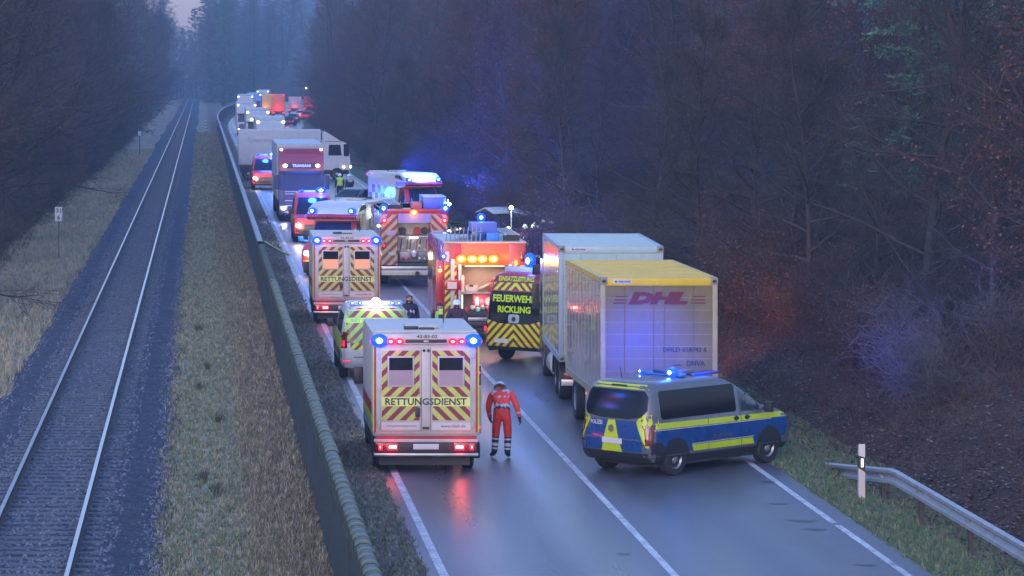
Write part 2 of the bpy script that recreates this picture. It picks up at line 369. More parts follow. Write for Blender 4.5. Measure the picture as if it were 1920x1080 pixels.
# asphalt: damp, patchy gloss
ASPH = bpy.data.materials.new('wet_asphalt'); ASPH.use_nodes = True
def _asph():
    n = ASPH.node_tree; b = n.nodes['Principled BSDF']
    tc = n.nodes.new('ShaderNodeTexCoord'); mp = n.nodes.new('ShaderNodeMapping'); mp.inputs['Scale'].default_value = (1, .12, 1); n.links.new(tc.outputs['Object'], mp.inputs[0])
    big = n.nodes.new('ShaderNodeTexNoise'); big.inputs['Scale'].default_value = .9; big.inputs['Detail'].default_value = 5; n.links.new(mp.outputs[0], big.inputs['Vector'])
    fn = n.nodes.new('ShaderNodeTexNoise'); fn.inputs['Scale'].default_value = 28; fn.inputs['Detail'].default_value = 6; fn.inputs['Roughness'].default_value = .8; n.links.new(tc.outputs['Object'], fn.inputs['Vector'])
    cr = n.nodes.new('ShaderNodeValToRGB'); cr.color_ramp.elements[0].position = .2; cr.color_ramp.elements[1].position = .8
    cr.color_ramp.elements[0].color = (.068, .07, .08, 1); cr.color_ramp.elements[1].color = (.108, .11, .125, 1); n.links.new(big.outputs['Fac'], cr.inputs[0])
    mr0 = n.nodes.new('ShaderNodeMapRange'); mr0.inputs['From Min'].default_value = .3; mr0.inputs['From Max'].default_value = .7; mr0.inputs['To Min'].default_value = .6; mr0.inputs['To Max'].default_value = 1.4; n.links.new(fn.outputs['Fac'], mr0.inputs['Value'])
    mx = n.nodes.new('ShaderNodeMix'); mx.data_type = 'RGBA'; mx.blend_type = 'MULTIPLY'; mx.inputs[0].default_value = 1; n.links.new(cr.outputs[0], mx.inputs[6]); n.links.new(mr0.outputs[0], mx.inputs[7]); n.links.new(mx.outputs[2], b.inputs['Base Color'])
    mr = n.nodes.new('ShaderNodeMapRange'); mr.inputs['From Min'].default_value = .22; mr.inputs['From Max'].default_value = .78; mr.inputs['To Min'].default_value = .30; mr.inputs['To Max'].default_value = .46; n.links.new(big.outputs['Fac'], mr.inputs['Value']); n.links.new(mr.outputs[0], b.inputs['Roughness'])
    bp = n.nodes.new('ShaderNodeBump'); bp.inputs['Strength'].default_value = .35; bp.inputs['Distance'].default_value = .01; n.links.new(fn.outputs['Fac'], bp.inputs['Height']); n.links.new(bp.outputs[0], b.inputs['Normal'])
    b.inputs['Specular IOR Level'].default_value = .6
    # wheel tracks: polished, slightly darker bands along each lane (wear that stays put)
    sx = n.nodes.new('ShaderNodeSeparateXYZ'); n.links.new(tc.outputs['Object'], sx.inputs[0])
    wv = n.nodes.new('ShaderNodeMath'); wv.operation = 'MULTIPLY_ADD'; wv.inputs[1].default_value = 2*math.pi/1.87; wv.inputs[2].default_value = -2*math.pi*4.85/1.87; n.links.new(sx.outputs[0], wv.inputs[0])
    cs = n.nodes.new('ShaderNodeMath'); cs.operation = 'COSINE'; n.links.new(wv.outputs[0], cs.inputs[0])
    ad = n.nodes.new('ShaderNodeMath'); ad.operation = 'MULTIPLY_ADD'; ad.inputs[1].default_value = -.075; n.links.new(cs.outputs[0], ad.inputs[0]); n.links.new(mr.outputs[0], ad.inputs[2]); n.links.new(ad.outputs[0], b.inputs['Roughness'])
    sc_ = n.nodes.new('ShaderNodeMath'); sc_.operation = 'MULTIPLY_ADD'; sc_.inputs[1].default_value = -.10; sc_.inputs[2].default_value = 1.0; n.links.new(cs.outputs[0], sc_.inputs[0])
    # cracks
    vo = n.nodes.new('ShaderNodeTexVoronoi'); vo.feature = 'DISTANCE_TO_EDGE'; vo.inputs['Scale'].default_value = .33; mpv = n.nodes.new('ShaderNodeMapping'); mpv.inputs['Scale'].default_value = (1, .35, 1)
    dn = n.nodes.new('ShaderNodeMix'); dn.data_type = 'RGBA'; dn.blend_type = 'ADD'; dn.inputs[0].default_value = .2; n.links.new(tc.outputs['Object'], dn.inputs[6]); n.links.new(big.outputs['Color'], dn.inputs[7]); n.links.new(dn.outputs[2], mpv.inputs[0]); n.links.new(mpv.outputs[0], vo.inputs['Vector'])
    lt = n.nodes.new('ShaderNodeMapRange'); lt.inputs['From Min'].default_value = .0; lt.inputs['From Max'].default_value = .006; lt.inputs['To Min'].default_value = .75; lt.inputs['To Max'].default_value = 1; n.links.new(vo.outputs['Distance'], lt.inputs['Value'])
    mm = n.nodes.new('ShaderNodeMath'); mm.operation = 'MULTIPLY'; n.links.new(sc_.outputs[0], mm.inputs[0]); n.links.new(lt.outputs[0], mm.inputs[1])
    m3 = n.nodes.new('ShaderNodeMix'); m3.data_type = 'RGBA'; m3.blend_type = 'MULTIPLY'; m3.inputs[0].default_value = 1; n.links.new(mx.outputs[2], m3.inputs[6]); n.links.new(mm.outputs[0], m3.inputs[7]); n.links.new(m3.outputs[2], b.inputs['Base Color'])
_asph()
PAINT = groundmat('road_paint', [(.14, .14, .15), (.42, .42, .43), (.55, .55, .56), (.6, .6, .61)], 1.6, 24, bump=.1, rough=.5)

# terrain: one sheet to the horizon
def _terrain():
    xs = sorted(set([round(v, 2) for v in list(np.linspace(-700, -60, 14))+list(np.linspace(-60, -8, 22))+list(np.linspace(-8, 11, 8))+list(np.linspace(11.5, 20, 43))+list(np.linspace(20.8, 70, 42))+list(np.linspace(75, 200, 18))+list(np.linspace(230, 900, 12))]))
    ys = list(np.linspace(-60, 40, 6))+list(np.linspace(44, 200, 70))+list(np.linspace(206, 900, 90))+list(np.linspace(920, 2600, 24))
    vs = [(x, y, hz(x, y)-.004) for y in ys for x in xs]; nx = len(xs)
    fs = [(j*nx+i, j*nx+i+1, (j+1)*nx+i+1, (j+1)*nx+i) for j in range(len(ys)-1) for i in range(nx-1)]
    mb = MB(); mb.add(vs, fs, LITTER, True); tag(mb.build('ground'), kind='structure')
_terrain()
K = lambda v: (lambda y: v)
sheet('dry_grass_strip', K(-8.6), K(-4.7), 30, 900, 80, 6, .004, STRAW, zf=lambda x, y: hz(x, y))
MIXV = groundmat('mixed_verge_grass', [(.15, .165, .10), (.25, .25, .165), (.25, .225, .16)], .5, 8, stretch=(1, .35, 1), cols2=[(.10, .085, .065), (.16, .13, .10), (.18, .165, .115)], xmid=.95)
sheet('grass_strip', lambda y: -.8, lambda y: 2.2+c_off(y), 30, 900, 240, 6, .004, MIXV)
sheet('verge', lambda y: 2.2+c_off(y), lambda y: 3.75+c_off(y), 30, 900, 120, 3, .004, BROWNV)
sheet('green_verge', lambda y: 11.8+c_off(y)+wid(y), lambda y: 13.6+c_off(y)+wid(y)+.5*math.sin(y*.4)+.3*math.sin(y*1.3), 30, 700, 200, 10, .006, GREENV, zf=lambda x, y: hz(x, y))
def _ballast():
    vs, fs = [], []; cs = [(-5.05, 0), (-4.6, .05), (-4.3, .07), (-1.45, .07), (-1.1, .05), (-.6, 0)]
    ys = [30+870*(j/160)**1.5 for j in range(161)]
    for j, y in enumerate(ys):
        for i, (x, z) in enumerate(cs):
            jit = .16*math.sin(y*.9+i)+.1*math.sin(y*2.3) if i in (0, 5) else 0
            vs.append((x+jit, y, z+.008))
    n = len(cs)
    for j in range(160):
        for i in range(n-1): a = j*n+i; fs.append((a, a+1, a+n+1, a+n))
    mb = MB(); mb.add(vs, fs, GRAVEL, True); tag(mb.build('ballast_bed'), kind='structure')
_ballast()
sheet('road', lambda y: 3.65+c_off(y), lambda y: 11.87+c_off(y)+wid(y), 30, 950, 160, 8, .010, ASPH)
def line(name, xf, y0, y1, wdt):
    o = sheet(name, lambda y: xf(y)-wdt/2, lambda y: xf(y)+wdt/2, y0, y1, 120, 1, .0145, PAINT)
    return o
line('road_marking', lambda y: 3.93+c_off(y), 30, 900, .15)
line('road_marking', lambda y: 7.67+c_off(y), 30, 900, .13)
line('road_marking', lambda y: 11.44+c_off(y)+wid(y), 57.9, 900, .13)
line('road_marking', lambda y: 11.44+.012+c_off(y), 30, 57.6, .13)
TAR = mat('tar_patch', (.022, .023, .028), .35, var=.3)
def _tar():
    for px, py, l in ((1505, 978, .5), (1530, 994, .4), (1460, 946, .35), (1623, 1061, .35), (1170, 1040, .22), (1440, 905, .3)):
        x, y = G(px, py); mb = MB()
        mb.add([(x+l*.5*math.cos(t)*(1+.2*math.sin(3*t)), y+.14*math.sin(t)*(1+.3*math.sin(2*t+px)), .0150) for t in [2*math.pi*i/14 for i in range(14)]], [list(range(14))], TAR)
        tag(mb.build('tar_patch'), kind='structure')
_tar()

# ------------------------------------------------------------------ railway
RAILM = mat('rail_polished', (.42, .44, .48), .3, metal=.9, var=.1)
RAILS = mat('rail_rust', (.09, .055, .045), .8, var=.3)
SLEEP = mat('sleeper_concrete', (.085, .09, .10), .85, var=.35, vscale=6)
rw = empty('railway_track', (-2.88, 40, 0), 0, 'single railway track of two shining rails running straight between the grass strips', 'railway track')
for sx in (-.75, .75):
    mb = MB(); z = .09
    mb.box(sx-.07, sx+.07, -10, 860, z, z+.02, RAILS); mb.box(sx-.012, sx+.012, -10, 860, z+.02, z+.12, RAILS)
    mb.box(sx-.038, sx+.038, -10, 860, z+.12, z+.155, RAILS); mb.box(sx-.036, sx-.007, -10, 860, z+.155, z+.160, RAILM); mb.box(sx+.009, sx+.036, -10, 860, z+.155, z+.160, RAILM)
    mb.box(sx-.007, sx+.009, -10, 860, z+.155, z+.157, RAILM); mb.build('rail', rw)
sl = MB(); sl.box(-1.2, 1.2, -.12, .12, .055, .094, SLEEP, .015); s0 = sl.build('sleeper', rw)
for i in range(1, 100):
    s_ = s0.copy(); C.objects.link(s_); s_.parent = rw; s_.location = (random.uniform(-.03, .03), i*.6, random.uniform(-.008, .004)); s_.rotation_euler = (0, 0, random.uniform(-.01, .01))
mb = MB()
for i in range(100, 900): mb.box(-1.2, 1.2, i*.6-.12, i*.6+.12, .055, .092, SLEEP)
tag(mb.build('far_sleepers', rw), kind='stuff')

# loose ballast stones, grass tufts, fallen leaves: nobody could count them
def scatter_mesh(name, m_list, pts, make, kind='stuff'):
    V, F, MI = [], [], []; b = 0
    for p in pts:
        v, f = make(p); V.append(v); F += [[b+i for i in q] for q in f]; MI += [random.randrange(len(m_list))]*len(f); b += len(v)
    me = bpy.data.meshes.new(name); me.from_pydata(np.concatenate(V).tolist(), [], F)
    for m in m_list: me.materials.append(m)
    me.polygons.foreach_set('material_index', MI); me.update(); o = bpy.data.objects.new(name, me); C.objects.link(o); tag(o, kind=kind); return o
ST = [mat('stone_a', (.085, .10, .135), .8, var=.3), mat('stone_b', (.14, .15, .19), .8, var=.3), mat('stone_c', (.04, .05, .075), .85, var=.3)]
def stone(p):
    r = random.uniform(.025, .055); q = np.array([(1, 0, 0), (-1, 0, 0), (0, 1, 0), (0, -1, 0), (0, 0, .8)])*r*rng.uniform(.6, 1.3, (5, 1))
    a = random.random()*6.3; rot = np.array([[math.cos(a), -math.sin(a), 0], [math.sin(a), math.cos(a), 0], [0, 0, 1]])
    return q@rot.T+np.array(p), [(0, 2, 4), (2, 1, 4), (1, 3, 4), (3, 0, 4)]
pts = []
for _ in range(30000):
    y = 44+150*random.random()**1.8; x = random.uniform(-4.95, -.7); pts.append((x, y, .075 if -4.3 < x < -1.45 else .04))
scatter_mesh('ballast_stones', ST, pts, stone)
def blade_maker(h0, h1, wd, spread):
    def f(p):
        n = random.randint(3, 5); vs = []; fs = []
        for k in range(n):
            a = random.random()*6.3; h = random.uniform(h0, h1); dx, dy = math.cos(a)*spread*random.random(), math.sin(a)*spread*random.random(); b = random.random()*3.14
            cx, cy = math.cos(b)*wd, math.sin(b)*wd; i = len(vs)
            vs += [(p[0]+dx*.3-cx, p[1]+dy*.3-cy, p[2]), (p[0]+dx*.3+cx, p[1]+dy*.3+cy, p[2]), (p[0]+dx*1.6, p[1]+dy*1.6, p[2]+h)]; fs.append((i, i+1, i+2))
        return np.array(vs), fs
    return f
GS = [mat('blade_green', (.10, .16, .07), .8, var=.3), mat('blade_olive', (.2, .21, .12), .8, var=.3), mat('blade_straw', (.34, .30, .21), .85, var=.3)]
GB = [mat('blade_brown', (.165, .13, .10), .85, var=.3), mat('blade_dull', (.15, .145, .10), .85, var=.3), GS[2]]
def pts_in(n, x0, x1, y0, y1, pw=1.6):
    out = []
    for _ in range(n):
        y = y0+(y1-y0)*random.random()**pw; x = random.uniform(x0(y) if callable(x0) else x0, x1(y) if callable(x1) else x1); out.append((x, y, hz(x, y)))
    return out
scatter_mesh('grass', GS, pts_in(14000, -.8, 1.3, 46, 170), blade_maker(.04, .12, .012, .07))
scatter_mesh('brown_grass', GB, pts_in(11000, .8, 2.1, 46, 200), blade_maker(.05, .16, .012, .07))
scatter_mesh('verge_plants', GB+[GS[0]], pts_in(8000, 2.4, 3.7, 46, 180), blade_maker(.03, .1, .012, .06))
scatter_mesh('straw_grass', [GS[2], GS[2], GS[1]], pts_in(12000, -8.8, -4.9, 80, 330, 1.3), blade_maker(.08, .3, .02, .14))
scatter_mesh('green_grass', [GS[0], GS[0], GS[1], GB[1]], pts_in(16000, lambda y: 11.85, lambda y: 14.3, 46, 120, 1.4), blade_maker(.04, .12, .012, .07))
# darker tufts standing out on the left strip
for px, py in ((388, 690), (372, 730), (380, 900), (405, 925), (372, 620), (410, 790)):
    x, y = G(px, py); scatter_mesh('grass_tuft', [mat('tuft_dark', (.05, .055, .04), .9)], [(x+random.gauss(0, .05), y+random.gauss(0, .35), 0) for _ in range(26)], blade_maker(.08, .24, .010, .08)); tag(C.objects[-1], kind='stuff')
LF = [mat('leaf_brown', (.11, .062, .042), .7, var=.3), mat('leaf_dark', (.04, .028, .028), .75, var=.3), mat('leaf_pale', (.20, .13, .095), .7, var=.3), mat('leaf_red', (.12, .05, .034), .7, var=.3)]
def leaf(p):
    a, t = random.random()*6.3, random.uniform(-.7, .7); r = random.uniform(.02, .058); u = np.array([math.cos(a), math.sin(a), t*.5])*r; v = np.array([-math.sin(a), math.cos(a), random.uniform(-.5, .5)])*r*.6
    c = np.array(p)+(0, 0, random.uniform(.01, .06)); return np.array([c-u, c-v, c+u, c+v]), [(0, 1, 2, 3)]
scatter_mesh('fallen_leaves', [LF[0], LF[1], LF[3], LF[1], LF[0], LF[2]], pts_in(64000, lambda y: 12.9+random.random()**2*.9, lambda y: 13.6+.24*y*random.random()**.9, 46, 130, 1.2), leaf)
# ------------------------------------------------------------------ trees
BARK = mat('bark', (.032, .028, .03), .9, var=.3, vscale=2)
TWIG_C = {'grey': mat('twig_grey', (.044, .036, .036), .85, var=.35, vscale=.5), 'red': mat('twig_red', (.076, .038, .034), .85, var=.35, vscale=.5), 'pale': mat('twig_pale', (.092, .078, .07), .85, var=.35, vscale=.5)}
BEECH = [mat('beech_leaf', (.15, .058, .038), .75, var=.35, vscale=1), mat('beech_leaf_dark', (.07, .035, .028), .75, var=.3, vscale=1)]
NEED = [mat('needle_dark', (.04, .10, .065), .75, var=.3, vscale=1), mat('needle_mid', (.08, .17, .11), .75, var=.3, vscale=1)]
def segs_mesh(name, S, m_bark, m_twig, quads=None, qm=None, rt=.02, nb=5):
    """S rows: p0(3) p1(3) r0 r1 ; thick ones five-sided, fine ones three-sided"""
    S = np.array(S); V = []; F = []; MI = []; base = 0
    for thick in (True, False):
        sel = S[(S[:, 6] > rt)] if thick else S[(S[:, 6] <= rt)]
        if not len(sel): continue
        n = nb if thick else 3
        p0, p1 = sel[:, :3], sel[:, 3:6]; d = p1-p0; L = np.linalg.norm(d, axis=1, keepdims=True); d = d/np.maximum(L, 1e-6)
        ref = np.where(np.abs(d[:, 2:3]) < .8, np.array([[0, 0, 1.]]), np.array([[1., 0, 0]])); u = np.cross(d, ref); u /= np.linalg.norm(u, axis=1, keepdims=True); w_ = np.cross(d, u)
        a = np.arange(n)*2*math.pi/n; ca, sa = np.cos(a)[None, :, None], np.sin(a)[None, :, None]
        ring = u[:, None, :]*ca+w_[:, None, :]*sa
        v0 = p0[:, None, :]+ring*sel[:, 6][:, None, None]; v1 = p1[:, None, :]+ring*sel[:, 7][:, None, None]
        vv = np.concatenate([v0, v1], 1).reshape(-1, 3); V.append(vv)
        k = np.arange(len(sel))[:, None, None]*2*n+base; i = np.arange(n)[None, :]
        q = np.stack([i, (i+1) % n, n+(i+1) % n, n+i], -1)+k; F.append(q.reshape(-1, 4)); MI.append(np.full(len(sel)*n, 0 if thick else 1)); base += len(vv)
    mats = [m_bark, m_twig]
    if quads is not None and len(quads):
        Q = np.array(quads); V.append(Q.reshape(-1, 3)); F.append((np.arange(len(Q)*4)+base).reshape(-1, 4)); MI.append(rng.integers(2, 2+len(qm), len(Q))); mats += qm
    V = np.concatenate(V); F = np.concatenate(F); MI = np.concatenate(MI).astype(np.int32)
    me = bpy.data.meshes.new(name); me.vertices.add(len(V)); me.vertices.foreach_set('co', V.astype(np.float32).ravel())
    me.loops.add(F.size); me.loops.foreach_set('vertex_index', F.astype(np.int32).ravel())
    me.polygons.add(len(F)); me.polygons.foreach_set('loop_start', np.arange(0, F.size, 4, dtype=np.int32)); me.polygons.foreach_set('material_index', MI)
    for m in mats: me.materials.append(m)
    me.update(calc_edges=True); me.validate(); return me
def unit(v): return v/max(1e-9, np.linalg.norm(v))
def wander(S, p, d, L, r0, r1, n, bend, up=0):
    pts = [p.copy()]
    for i in range(n):
        d = unit(d+rng.normal(0, bend, 3)+np.array([0, 0, up])); q = p+d*L/n
        S.append((*p, *q, r0+(r1-r0)*i/n, r0+(r1-r0)*(i+1)/n)); p = q; pts.append(p.copy())
    return pts, d
def bare_tree(h, spread, nprim, low, twig='grey', leaves=0, fork=False, nsec=9, ntw=8):
    T, S, Q = [], [], []
    tp, _ = wander(T, np.zeros(3), np.array([.02, .0, 1.]), h*.92, .17*h/16, .03, 10, .045, .05)
    for i in range(nprim):
        f = low+(1-low)*((i+.5)/nprim); k = f*10; j = min(9, int(k)); p = tp[j]+(tp[j+1]-tp[j])*(k-j)
        a = i*2.4+rng.normal(0, .4); el = .15+.75*f+rng.normal(0, .15); L = spread*(1.05-.72*f)*rng.uniform(.65, 1.2)
        d = np.array([math.cos(a)*math.cos(el), math.sin(a)*math.cos(el), math.sin(el)])
        pp, _ = wander(S, p, d, L, .05*(1.1-f)+.012, .012, 5, .14, .04)
        for s in range(nsec):
            t = rng.uniform(.2, 1)*5; j2 = min(4, int(t)); q = pp[j2]+(pp[j2+1]-pp[j2])*(t-j2)
            d2 = unit(unit(pp[j2+1]-pp[j2])*.7+rng.normal(0, .55, 3)+np.array([0, 0, .12])); L2 = L*rng.uniform(.22, .5)
            sp, _ = wander(S, q, d2, L2, .014, .007, 3, .18, .03)
            for tt in range(ntw):
                t3 = rng.uniform(.1, 1)*3; j3 = min(2, int(t3)); q3 = sp[j3]+(sp[j3+1]-sp[j3])*(t3-j3)
                d3 = unit(unit(sp[j3+1]-sp[j3])*.6+rng.normal(0, .6, 3)); L3 = rng.uniform(.3, .95)
                tw, _ = wander(S, q3, d3, L3, .0085, .0045, 2, .22, .03)
                if leaves and rng.random() < leaves:
                    for _l in range(4):
                        c = tw[1]+rng.normal(0, .16, 3); u = rng.normal(0, 1, 3); u = unit(u)*.05; v = unit(np.cross(u, rng.normal(0, 1, 3)))*.032; Q.append([c-u, c-v, c+u, c+v])
    return segs_mesh('trunk', T, BARK, BARK, nb=8, rt=.0), segs_mesh('crown', S, BARK, TWIG_C[twig], Q if leaves else None, BEECH)
def conifer(h, spread, low, pine=False):
    T, S, Q = [], [], []
    tp, _ = wander(T, np.zeros(3), np.array([0, 0, 1.]), h, .18*h/18, .02, 10, .02, .1)
    n = 70
    for i in range(n):
        f = low+(1-low)*(i+.5)/n; k = f*10; j = min(9, int(k)); p = tp[j]+(tp[j+1]-tp[j])*(k-j)
        a = i*2.4+rng.normal(0, .3); L = spread*((1.0-f)**.8+.06)*rng.uniform(.75, 1.2) if not pine else spread*math.sin(math.pi*min(1, .25+.75*(f-low)/(1-low)))**.6*rng.uniform(.4, 1.1)
        d = np.array([math.cos(a), math.sin(a), -.05 if not pine else .25]); pp, _ = wander(S, p, d, L, .035, .01, 5, .08, -.01)
        for s in range(34):
            t = rng.uniform(.15, 1)*5; j2 = min(4, int(t)); q = pp[j2]+(pp[j2+1]-pp[j2])*(t-j2)
            d2 = unit(np.array([rng.normal(0, 1), rng.normal(0, 1), rng.normal(-.1, .3)])+unit(pp[j2+1]-pp[j2])*.8); ln = rng.uniform(.25, .6)
            e = q+d2*ln; wv = unit(np.cross(d2, rng.normal(0, 1, 3)))*.05
            Q.append([q-wv*.4, q+wv*.4, e+wv, e-wv])
            for _ in range(3):
                qq = q+(e-q)*rng.uniform(.2, 1); d3 = unit(d2+rng.normal(0, .7, 3))*rng.uniform(.12, .25); w3 = unit(np.cross(d3, rng.normal(0, 1, 3)))*.03
                Q.append([qq-w3*.4, qq+w3*.4, qq+d3+w3, qq+d3-w3])
    return segs_mesh('trunk', T, BARK, BARK, nb=8, rt=.0), segs_mesh('crown', S, BARK, BARK, Q, NEED)
def bush(h, twig, leaves=0):
    S, Q = [], []
    for i in range(16):
        a = rng.uniform(0, 6.3); d = np.array([math.cos(a)*.55, math.sin(a)*.55, 1.]); r = rng.uniform(0, .5)
        pp, _ = wander(S, np.array([math.cos(a)*r, math.sin(a)*r, 0]), unit(d), h*rng.uniform(.6, 1.1), .018, .007, 5, .16, .0)
        for s in range(16):
            t = rng.uniform(.2, 1)*5; j = min(4, int(t)); q = pp[j]+(pp[j+1]-pp[j])*(t-j)
            sp, _ = wander(S, q, unit(rng.normal(0, .7, 3)+np.array([0, 0, .4])), rng.uniform(.4, 1.1), .008, .005, 2, .2, 0)
            for tt in range(5):
                tw, _ = wander(S, sp[1]+(sp[2]-sp[1])*rng.random(), unit(rng.normal(0, .8, 3)+np.array([0, 0, .2])), rng.uniform(.2, .6), .006, .004, 1, .1)
                if leaves and rng.random() < leaves:
                    for _l in range(3):
                        c = tw[1]+rng.normal(0, .12, 3); u = unit(rng.normal(0, 1, 3))*.045; v = unit(np.cross(u, rng.normal(0, 1, 3)))*.03; Q.append([c-u, c-v, c+u, c+v])
    return segs_mesh('stems', S, BARK, TWIG_C[twig], Q if leaves else None, BEECH)
KINDS = {
 'bare_a': bare_tree(17, 5.2, 46, .10, 'grey'), 'bare_b': bare_tree(15, 4.6, 44, .08, 'red'), 'bare_c': bare_tree(19, 5.6, 46, .14, 'pale'),
 'young': bare_tree(9, 3.0, 30, .06, 'grey', nsec=8, ntw=7), 'beech': bare_tree(13, 4.6, 40, .08, 'red', leaves=.6, nsec=8, ntw=7),
 'spruce': conifer(19, 3.6, .05), 'pine': conifer(20, 4.2, .22, True)}
BUSH = [bush(2.6, 'grey'), bush(3.2, 'red', .35), bush(2.2, 'pale')]
NAMES = {'bare_a': ('bare_tree', 'bare grey tree'), 'bare_b': ('bare_tree', 'bare reddish tree'), 'bare_c': ('bare_tree', 'tall bare pale tree'), 'young': ('young_tree', 'young thin tree'),
         'beech': ('beech_tree', 'tree with withered brown leaves'), 'spruce': ('spruce_tree', 'dark green needle tree'), 'pine': ('pine_tree', 'ragged dark pine')}
ZONE = {}
PID = [0]; SKIP = set([2,9,12,20,24,30,35,42,48,64,72,75,80,87,92,93,107,114,118,121,124,132,142,145,146,152,159,167,171,173,177,183,186,187,189,192,193,199,200,201,207,208,213,214,219,221,222,228,231,232,233,234,238,239,240,244,245,246,247,248,251,252,253,254,257,258,259,262,263,264,268,269,270,273,278,279,280,284,285,286,287,288,294,295,301,302,303,304,307,308,309,310,315,316,317,318,321,325,326,327,328,329,330,333,403,407,427,441,448,469,472,476,478,480,484,487,491,499,502,503,507,514,518,526,529,533,534,538,543,547,548,551,556,561,565,566,570,571,575,579,580,581,584,585,586,587,591,592,593,597,598,602,603,604,608,609,610,614,615,616,617,620,621,622,623,626,627,628,632,633,634,637,638,639,642,646,647,648,651,652,653,655,656,657,659,660,661,662,664,665,667,668,669,671,672,673,674,677,678,681,682,683,685,686,687,688,689,693,694,695,697,698,699,700,702,703,705,706,707,708,709,711,712,713,714,716,717,718,719,720,724,725,727,728,729,731,732,733,736,737,738,740,742,743,744,746,747,748,749,750,753,754,756,757,759,760,761,762,764,765,766,767,769,770,771,772,774,775,776,778,779,780,781,783,784,785,786,788,789,790,829,840,844,846,848,852,858,863,864,867,870,872,875,876,879,880,883,884,886,887,891,892,894,895,896,899,900,902,903,904,907,908,909,910,911,912,913,914,915,916,918,919,921,922,923,924,926,927,928,929,930,931,932,933,934,935,936,937,938,939,940,941,942,943,944,945,946,947,948,949,950,951,952,953,954,955,956,957,958,959,960,961,962,963,964,965,972,973,974,975,976,977,978,979,980])
def plant(kind, x, y, sc, where):
    PID[0] += 1; rz_, r1, r2, r3 = random.random()*6.28, random.uniform(.9, 1.1), random.uniform(.9, 1.1), random.uniform(.88, 1.12)
    if PID[0] in SKIP: return
    tr, cr = KINDS[kind]; nm, lab = NAMES[kind]
    e = empty(nm, (x, y, hz(x, y)-.1), rz_, f'{lab} {where}', 'tree', f'{lab}, {where}'); e['pid'] = PID[0]
    e.scale = (sc*r1, sc*r2, sc*r3)
    for n_, me in (('trunk', tr), ('crown', cr)):
        o = bpy.data.objects.new(n_, me); C.objects.link(o); o.parent = e
    return e
def shrub(i, x, y, sc, where):
    PID[0] += 1; rz_, r1 = random.random()*6.28, random.uniform(.8, 1.1)
    if PID[0] in SKIP: return
    o = bpy.data.objects.new('shrub', BUSH[i]); C.objects.link(o); o.location = (x, y, hz(x, y)-.05); o.rotation_euler = (0, 0, rz_); o.scale = (sc, sc, sc*r1); o['pid'] = PID[0]
    lab = ('low tangled grey shrub', 'rust brown leafy shrub', 'small pale twiggy shrub')[i]; tag(o, f'{lab} {where}', 'shrub', f'{lab}s {where}'); return o
def pick(ws):
    return random.choices(list(ws), list(ws.values()))[0]
# right-hand wood
y = 74.0
while y < 440:
    step = 4.6+y*.006
    x = 16.5+.0*y+c_off(y)+random.uniform(-.8, 1.2); lim = min(66, .262*(y+14)+3); depth = 0
    if y < 120: x += (120-y)*.07
    while x < lim:
        yy = y+random.uniform(-2, 2)
        if yy > 66:
            wh = 'right of the road, ' + ('near the police van' if yy < 130 else 'beside the rescue vehicles' if yy < 260 else 'beside the traffic queue')
            if random.random() < .45 and x > 17+max(0, (150-yy)*.03):
                if yy < 150 and x > 27 and random.random() < .3: kd = 'spruce'
                else: kd = pick({'bare_a': 4, 'bare_b': 3.5, 'bare_c': 2.5, 'beech': 3, 'spruce': .35})
                plant(kd, x, yy, random.uniform(.85, 1.15), wh)
            elif random.random() < .55: plant('young', x, yy, random.uniform(.7, 1.2), wh)
        x += 4.2+.05*(x-14)+random.uniform(-.6, 1.6)
    y += step
y = 72.0
while y < 430:
    for base in (15.2, 18.0, 22):
        if base > 15.5 and random.random() < .35: continue
        x = base+c_off(y)+wid(y)+max(0, (115-y)*.10)+random.uniform(-.5, 1)
        wh = 'along the wood edge ' + ('near the police van' if y < 130 else 'near the wrecked car' if y < 260 else 'beside the traffic queue')
        shrub(random.choice((0, 0, 1, 2)), x, y+random.uniform(-1, 1), random.uniform(.7, 1.25), wh)
    y += 3.0+y*.010
# left-hand wood beyond the railway
y = 104.0
while y < 780:
    for lay in range(6):
        x = -9.6-lay*(3.8+.6*random.random())-random.uniform(0, 1.4)
        if x < -.066*(y+25)-6: break
        if lay and random.random() < .25: continue
        wh = 'left of the railway, ' + ('nearest stretch' if y < 220 else 'middle stretch' if y < 420 else 'far end')
        kd = pick({'bare_a': 4, 'bare_b': 3, 'bare_c': 2, 'beech': 1.5, 'young': 2 if lay < 2 else 0, 'spruce': .5 if y > 250 else 0})
        plant(kd, x, y+random.uniform(-2, 2), random.uniform(.85, 1.2)*(1+.0003*y), wh)
    if y < 420: shrub(random.choice((0, 0, 2)), -8.7-random.random(), y+random.uniform(-1, 3), random.uniform(.7, 1.2), 'along the dry grass left of the railway')
    y += 5.6+y*.010
